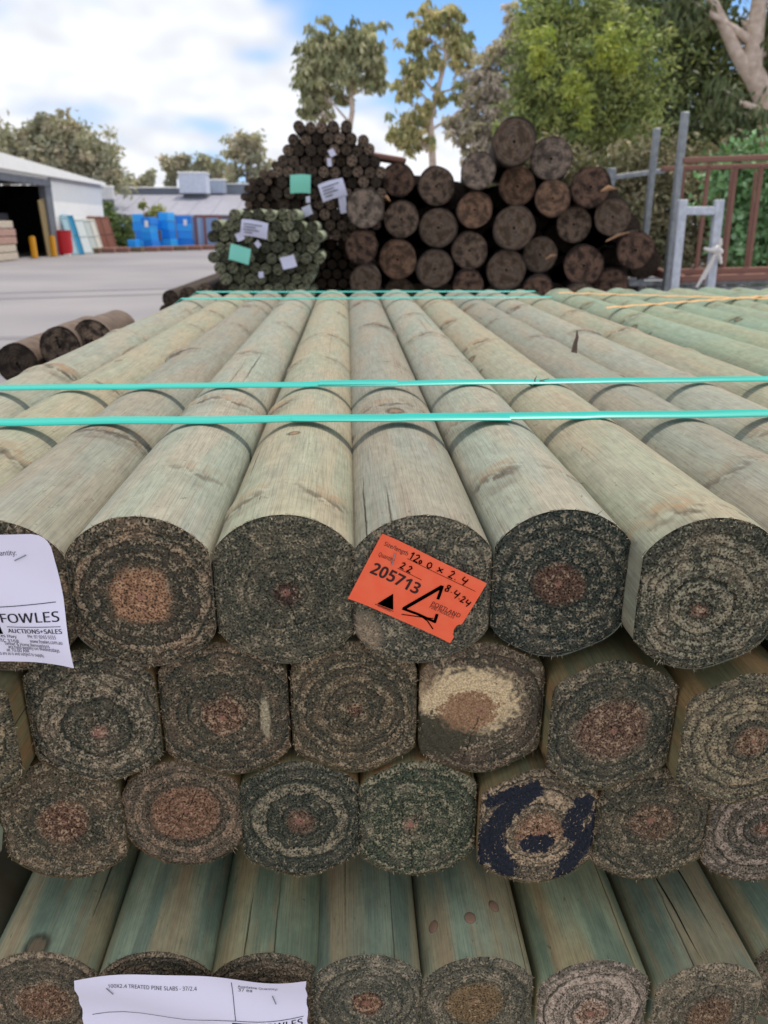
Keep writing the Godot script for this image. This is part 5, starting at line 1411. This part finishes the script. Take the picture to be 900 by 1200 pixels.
func plants() -> void:
	var gum := [Color(0.2, 0.205, 0.105), Color(0.26, 0.25, 0.14), Color(0.155, 0.165, 0.09), Color(0.32, 0.3, 0.18)]
	var gum_far := [Color(0.24, 0.235, 0.16), Color(0.29, 0.265, 0.175), Color(0.2, 0.195, 0.14), Color(0.32, 0.27, 0.19)]
	var z := -75.0
	var P := func(px: float, py: float, zz: float) -> Vector3: return at(px, py, zz)
	var foot := func(px: float, zz: float) -> Vector3:
		var q := at(px, 262, zz); q.y = 0.0; return q
	tree("gum_tree", "dark gum tree rising behind the shed roof at the left edge", "tree", [foot.call(8, z), P.call(8, 215, z), P.call(10, 175, z)], 0.5, masses([[8, 178, 26, 22], [-18, 170, 26, 26], [24, 190, 16, 16]], z), 3800, Vector2(0.22, 0.55), gum_far, 1, M.trunk_brown, 0.4, 0.35, 55, "trees beyond the yard")
	tree("gum_tree", "broad dense gum tree behind the shed, tallest of the left trees", "tree", [foot.call(85, z), P.call(85, 220, z), P.call(82, 185, z), P.call(80, 160, z)], 0.6, masses([[45, 165, 22, 20], [70, 162, 26, 20], [100, 172, 26, 20], [60, 185, 28, 18], [118, 195, 22, 22], [92, 200, 24, 18], [128, 210, 14, 12]], z), 10500, Vector2(0.22, 0.55), gum_far, 2, M.trunk_brown, 0.4, 0.33, 55, "trees beyond the yard")
	tree("gum_tree", "low spreading tree between the shed corner and grey building", "tree", [foot.call(160, z - 12), P.call(160, 225, z - 12), P.call(163, 208, z - 12)], 0.4, masses([[152, 212, 16, 10], [172, 208, 12, 6], [164, 220, 18, 8]], z - 12), 2200, Vector2(0.22, 0.55), gum_far, 3, M.trunk_brown, 0.4, 0.35, 55, "trees beyond the yard")
	tree("gum_tree", "small round-headed gum tree left of the roof unit", "tree", [foot.call(205, z - 14), P.call(205, 220, z - 14), P.call(204, 195, z - 14)], 0.35, masses([[203, 190, 13, 11], [209, 186, 10, 8], [200, 208, 7, 6]], z - 14), 1900, Vector2(0.22, 0.55), gum_far, 4, M.trunk_brown, 0.4, 0.35, 55, "trees beyond the yard")
	tree("gum_tree", "dome-shaped tree rising behind the roof unit", "tree", [foot.call(244, z - 16), P.call(244, 220, z - 16), P.call(243, 200, z - 16)], 0.4, masses([[236, 196, 12, 10], [250, 200, 15, 13], [262, 210, 8, 8]], z - 16), 2300, Vector2(0.22, 0.55), gum_far, 5, M.trunk_brown, 0.4, 0.35, 55, "trees beyond the yard")
	tree("gum_tree", "two-tiered gum tree left of the post bundles", "tree", [foot.call(292, z - 10), P.call(292, 225, z - 10), P.call(290, 190, z - 10), P.call(288, 165, z - 10)], 0.4, masses([[281, 170, 15, 16], [296, 176, 14, 14], [300, 200, 16, 10], [278, 204, 12, 9], [312, 208, 10, 8]], z - 10), 3800, Vector2(0.22, 0.55), gum_far, 6, M.trunk_brown, 0.4, 0.34, 55, "trees beyond the yard")
	# gums behind the log piles
	z = -32.0
	var b7 := masses([[385, 50, 26, 20], [425, 48, 24, 20], [362, 80, 18, 22], [395, 82, 24, 22], [440, 75, 14, 20], [372, 112, 16, 20], [360, 128, 8, 14], [440, 97, 12, 8], [398, 112, 10, 8, 0.5]], z)
	tree("gum_tree", "leafy gum tree with bare slender trunk above the post bundle", "tree", [foot.call(403, z), P.call(405, 200, z), P.call(408, 160, z), P.call(413, 130, z), P.call(410, 95, z), P.call(405, 60, z)], 0.16, b7, 8500, Vector2(0.1, 0.26), gum, 7, M.trunk_pale, 0.9, 0.22, 90)
	z = -29.0
	var gold := [Color(0.27, 0.255, 0.11), Color(0.33, 0.3, 0.14), Color(0.19, 0.2, 0.085), Color(0.4, 0.34, 0.17)]
	var b8 := masses([[508, 18, 18, 13], [530, 12, 12, 10], [490, 42, 16, 12], [535, 40, 16, 16], [545, 62, 12, 16], [485, 82, 16, 12], [508, 70, 12, 10], [478, 100, 14, 10], [540, 105, 12, 12], [475, 145, 14, 16], [490, 165, 18, 12], [465, 160, 10, 10], [515, 110, 8, 10], [500, 130, 14, 12], [548, 130, 10, 10]], z)
	tree("gum_tree", "sparse golden-green gum tree with pale forked trunk, mid skyline", "tree", [foot.call(508, z), P.call(507, 190, z), P.call(504, 140, z), P.call(512, 110, z), P.call(522, 70, z), P.call(522, 30, z)], 0.15, b8, 7000, Vector2(0.085, 0.24), gold, 8, M.trunk_pale, 0.9, 0.24, 80)
	z = -26.0
	var dead := [Color(0.3, 0.255, 0.21), Color(0.36, 0.31, 0.26), Color(0.22, 0.19, 0.155), Color(0.31, 0.28, 0.17)]
	var b9 := masses([[572, 85, 18, 28], [560, 110, 16, 18], [590, 120, 16, 18], [598, 60, 14, 26], [540, 150, 14, 18], [575, 150, 18, 18], [602, 25, 10, 14], [555, 172, 14, 10], [606, 95, 10, 30]], z)
	tree("dry_tree", "grey-brown dry tree between the sparse gum and green wattle", "tree", [foot.call(570, z), P.call(572, 190, z), P.call(574, 150, z), P.call(580, 100, z), P.call(598, 50, z)], 0.12, b9, 9500, Vector2(0.075, 0.19), dead, 9, M.trunk_brown, 0.6, 0.28, 70)
	# big green trees at the right
	z = -15.0
	var wat := [Color(0.155, 0.185, 0.065), Color(0.205, 0.235, 0.075), Color(0.115, 0.15, 0.055), Color(0.26, 0.27, 0.085)]
	var b10 := masses([[625, 60, 22, 40], [640, 110, 34, 40], [670, 50, 40, 36], [700, 100, 40, 40], [660, 150, 40, 30], [735, 60, 32, 30], [690, 25, 30, 26], [625, 160, 20, 30], [740, 120, 34, 34], [640, 15, 24, 18], [705, 165, 44, 26, 1.0]], z)
	tree("wattle_tree", "large bright green wattle tree right of the skyline", "tree", [foot.call(690, z), P.call(690, 240, z), P.call(685, 160, z), P.call(682, 90, z), P.call(680, 30, z)], 0.14, b10, 30000, Vector2(0.035, 0.13), wat, 10, M.trunk_brown, 0.25, 0.33)
	var yel := [Color(0.27, 0.285, 0.05), Color(0.23, 0.26, 0.055), Color(0.18, 0.22, 0.05)]
	var y0 := thing("wattle_spray", "yellow-green sunlit sprays hanging in front of the wattle", "foliage", P.call(692, 120, z + 1.6))
	y0.set_meta("kind", "stuff")
	var ys := masses([[688, 138, 8, 10], [680, 112, 14, 14], [715, 52, 22, 16], [730, 75, 14, 10], [668, 92, 10, 10], [632, 62, 12, 22]], z + 1.6)
	for q in ys: q[0] -= y0.position
	foliage(y0, "sprays", ys, 2200, Vector2(0.03, 0.12), yel, 110, 0.3, 0.34, 60)
	var dk := [Color(0.085, 0.11, 0.04), Color(0.12, 0.145, 0.05), Color(0.065, 0.085, 0.035), Color(0.15, 0.165, 0.075)]
	z = -18.5
	tree("dark_tree", "dark green tree behind the wattle, under the white gum limbs", "tree", [foot.call(800, z), P.call(800, 240, z), P.call(800, 160, z), P.call(800, 80, z)], 0.2, masses([[760, 20, 44, 32], [800, 60, 40, 40], [780, 120, 50, 40], [850, 110, 50, 44], [830, 30, 34, 34], [900, 130, 50, 50], [720, 10, 30, 20], [840, 170, 60, 36], [760, 170, 50, 36], [930, 60, 40, 60], [690, 190, 50, 34], [960, 150, 40, 60]], z), 30000, Vector2(0.055, 0.17), dk, 11, M.trunk_brown, 0.4, 0.34)
	z = -17.0
	var gumw := [Color(0.09, 0.11, 0.045), Color(0.12, 0.135, 0.06), Color(0.065, 0.085, 0.035)]
	tree("white_gum", "smooth white gum with two thick limbs at the top right corner", "tree", [foot.call(925, z), P.call(915, 200, z), P.call(897, 112, z), P.call(881, 82, z), P.call(885, 40, z), P.call(891, -10, z), P.call(900, -160, z)], 0.3, masses([[915, 50, 14, 40], [805, 10, 18, 20], [950, -90, 50, 40], [850, -110, 40, 30], [868, 30, 8, 12, 0.8], [845, 120, 16, 20, -1.2], [885, 135, 20, 14, -1.2]], z), 6500, Vector2(0.06, 0.2), gumw, 12, M.trunk_pale, 0.9, 0.36)
	var wg := thing("gum_limb", "pale slanting gum limb left of the main white trunk", "tree limb", P.call(878, 84, z))
	put("limb", tube([Vector3(0.06, -0.1, 0.0), P.call(863, 62, z) - wg.position, P.call(848, 30, z) - wg.position, P.call(834, 0, z) - wg.position, P.call(818, -60, z) - wg.position], [0.15, 0.125, 0.11, 0.1, 0.08], 10), M.trunk_pale, wg)
	# undergrowth behind the stillage
	var und := [Color(0.12, 0.115, 0.06), Color(0.16, 0.14, 0.08), Color(0.085, 0.095, 0.045), Color(0.2, 0.16, 0.1)]
	z = -11.5
	var sh := [["scrubby olive shrub directly right of the log pile", [[700, 215, 40, 30], [735, 250, 36, 40], [720, 300, 50, 40]], 21], ["brownish undergrowth behind the grey gate and uprights", [[770, 240, 36, 40], [790, 290, 40, 44], [760, 200, 40, 30]], 22], ["dark shrub filling the space behind the stillage bars", [[830, 220, 40, 36], [850, 280, 44, 50], [900, 210, 40, 40]], 23], ["dark shrub at the right frame edge behind the stillage", [[920, 270, 44, 60], [960, 200, 50, 60], [1000, 280, 50, 70]], 24], ["olive shrub seen above the middle of the log pile", [[640, 200, 36, 26], [600, 225, 36, 24], [665, 245, 40, 40]], 25]]
	for s in sh:
		var b := masses(s[1], z)
		tree("shrub", s[0], "shrub", [foot.call(s[1][0][0], z), P.call(s[1][0][0], 330, z), b[0][0]], 0.05, b, 8500, Vector2(0.035, 0.1), und, s[2], M.trunk_brown, 0.2, 0.36)
	z = -8.8
	var lf := [Color(0.1, 0.19, 0.075), Color(0.14, 0.25, 0.11), Color(0.075, 0.145, 0.055), Color(0.18, 0.28, 0.15)]
	var b13 := masses([[850, 195, 24, 16], [890, 200, 30, 24], [860, 235, 26, 26], [905, 250, 34, 34], [870, 285, 26, 24], [935, 210, 30, 40], [890, 310, 34, 18], [845, 265, 12, 18], [920, 300, 30, 30]], z)
	tree("leafy_shrub", "bright green broad-leaved shrub behind the stillage's right bars", "shrub", [foot.call(890, z), P.call(890, 330, z), P.call(885, 240, z)], 0.04, b13, 5200, Vector2(0.055, 0.085), lf, 13, M.trunk_brown, 0.0, 0.4)
	var gr := [Color(0.09, 0.13, 0.035), Color(0.13, 0.17, 0.05), Color(0.06, 0.09, 0.03)]
	z = -54.0
	tree("bush", "green bush between the shed corner and the blue stacks", "bush", [foot.call(140, z), P.call(140, 278, z), P.call(140, 262, z)], 0.15, masses([[135, 268, 16, 18], [150, 276, 14, 16], [128, 256, 10, 12]], z), 4500, Vector2(0.14, 0.26), gr, 14, M.trunk_brown, 0.2, 0.36)
	tree("bush", "lighter bush peeping over the blue stacks", "bush", [foot.call(178, z - 2), P.call(178, 270, z - 2), P.call(178, 258, z - 2)], 0.12, masses([[178, 252, 14, 9], [190, 256, 12, 9]], z - 2), 2200, Vector2(0.14, 0.26), [Color(0.19, 0.2, 0.06), Color(0.15, 0.17, 0.06), Color(0.24, 0.19, 0.12)], 15, M.trunk_brown, 0.2, 0.36)

# ---------------------------------------------------------------- sky
func sky_panorama() -> Image:
	var W := 1024; var H := 512
	var im := Image.create(W, H, false, Image.FORMAT_RGBF)
	var n1 := noise(0.9, 5, 31); var n2 := noise(2.6, 4, 32)
	for j in H:
		var el := (0.5 - (j + 0.5) / H) * PI
		var s := sin(el); var c := cos(el)
		for i in W:
			var az := fposmod((i + 0.5) / W * TAU + PI, TAU) - PI        # 0 straight ahead (-z), to the right positive
			if el < 0.0:
				im.set_pixel(i, j, Color(0.42, 0.42, 0.41)); continue
			var d := Vector3(sin(az) * c, s, -cos(az) * c)
			var q := Vector2(d.x, d.z) / (s + 0.22)
			var blue := Color(0.3, 0.54, 0.88).lerp(Color(0.115, 0.285, 0.68), sm(0.0, 0.42, s))
			var den := n1.get_noise_2d(q.x + 2.0, q.y) * 0.9 + n2.get_noise_2d(q.x * 1.1, q.y) * 0.32
			var side := cos(az + 1.05)                    # cloud bank lies to the left, clear to the right
			den += 0.72 + 0.1 * side - 1.15 * exp(-pow((az - 0.16) / 0.34, 2.0) - pow((s - 0.3) / 0.17, 2.0))
			den += 0.12 * (1.0 - sm(0.0, 0.22, s))
			var k := sm(0.05, 0.62, den)
			var shade := 0.78 + 0.22 * sm(0.15, 1.25, den + n2.get_noise_2d(q.x * 2.0 + 9.0, q.y * 2.0) * 0.7)
			var cloud := Color(0.765, 0.785, 0.83) * shade
			im.set_pixel(i, j, blue.lerp(cloud, k))
	return im

func _ready() -> void:
	# camera: eye 1.3 m up, looking 20 degrees down along the poles; a phone's lens focused on the pole ends
	var yaw := deg_to_rad(2.6208); var pitch := deg_to_rad(20.3956)
	FWD = Vector3(sin(yaw) * cos(pitch), -sin(pitch), -cos(yaw) * cos(pitch))
	RIGHT = Vector3(cos(yaw), 0, sin(yaw))
	UPV = RIGHT.cross(FWD)
	var cam := Camera3D.new()
	cam.name = "camera"
	add_child(cam)
	cam.transform = Transform3D(Basis(RIGHT, UPV, -FWD), EYE)
	var lens := CameraAttributesPhysical.new()
	lens.frustum_focal_length = 18.02
	lens.exposure_aperture = 6.2
	lens.frustum_focus_distance = 0.7
	lens.frustum_near = 0.05
	lens.frustum_far = 2000.0
	cam.attributes = lens
	cam.current = true
	var we := WorldEnvironment.new()
	we.name = "environment"
	var env := Environment.new()
	env.background_mode = Environment.BG_SKY
	var sky := Sky.new()
	var pan := PanoramaSkyMaterial.new()
	pan.panorama = ImageTexture.create_from_image(sky_panorama())
	sky.sky_material = pan
	env.sky = sky
	env.background_energy_multiplier = 1.0
	env.tonemap_mode = Environment.TONE_MAPPER_LINEAR
	env.tonemap_exposure = 1.42
	env.sdfgi_enabled = true; env.ssao_enabled = true; env.ssil_enabled = true
	we.environment = env
	add_child(we)
	var sun := DirectionalLight3D.new()
	sun.name = "sun"
	sun.light_energy = 0.68
	sun.light_color = Color(1.0, 0.95, 0.88)
	sun.light_angular_distance = 1.2
	sun.shadow_enabled = true
	add_child(sun)
	sun.look_at_from_position(Vector3.ZERO, Vector3(-0.24, -1.0, 0.28), Vector3(0, 0, -1))
	# surfaces, setting, then the things
	list_poles()
	stock()
	stock_far()
	var ground := put("concrete_yard", sheet(PackedVector3Array([Vector3(-700, 0, -700), Vector3(700, 0, -700), Vector3(-700, 0, 700), Vector3(700, 0, 700)]), 1, 1, PackedVector2Array(), PackedVector2Array(), true), M.concrete)
	tag(ground, "pale concrete yard running back to the sheds", "", "", "structure")
	var tyre := mat(Color(0.485, 0.475, 0.49), 0.92)
	for k in 2:      # old tyre tracks on the yard
		for side in [-0.8, 0.8]:
			var v := PackedVector3Array()
			for e in 41:
				var t := e / 40.0
				var c := Vector3(lerpf(-26.0, 1.5, t), 0.004 + 0.002 * (k % 2), -14.0 - 5.0 * k + 5.0 * sin(t * 2.2 + k) + side)
				var hw := 0.13 + 0.04 * sin(t * 41.0 + k)
				v.append(c + Vector3(0.02, 0, -hw)); v.append(c + Vector3(-0.02, 0, hw))
			tag(put("tyre_track", sheet(v, 1, 40), tyre), "faint dark tyre track curving across the concrete yard", "", "", "structure")
	far_yard()
	plants()
	big_logs()
	post_bundles()
	steel_things()
	green_bundle()
	stack()
	straps()
	papers()
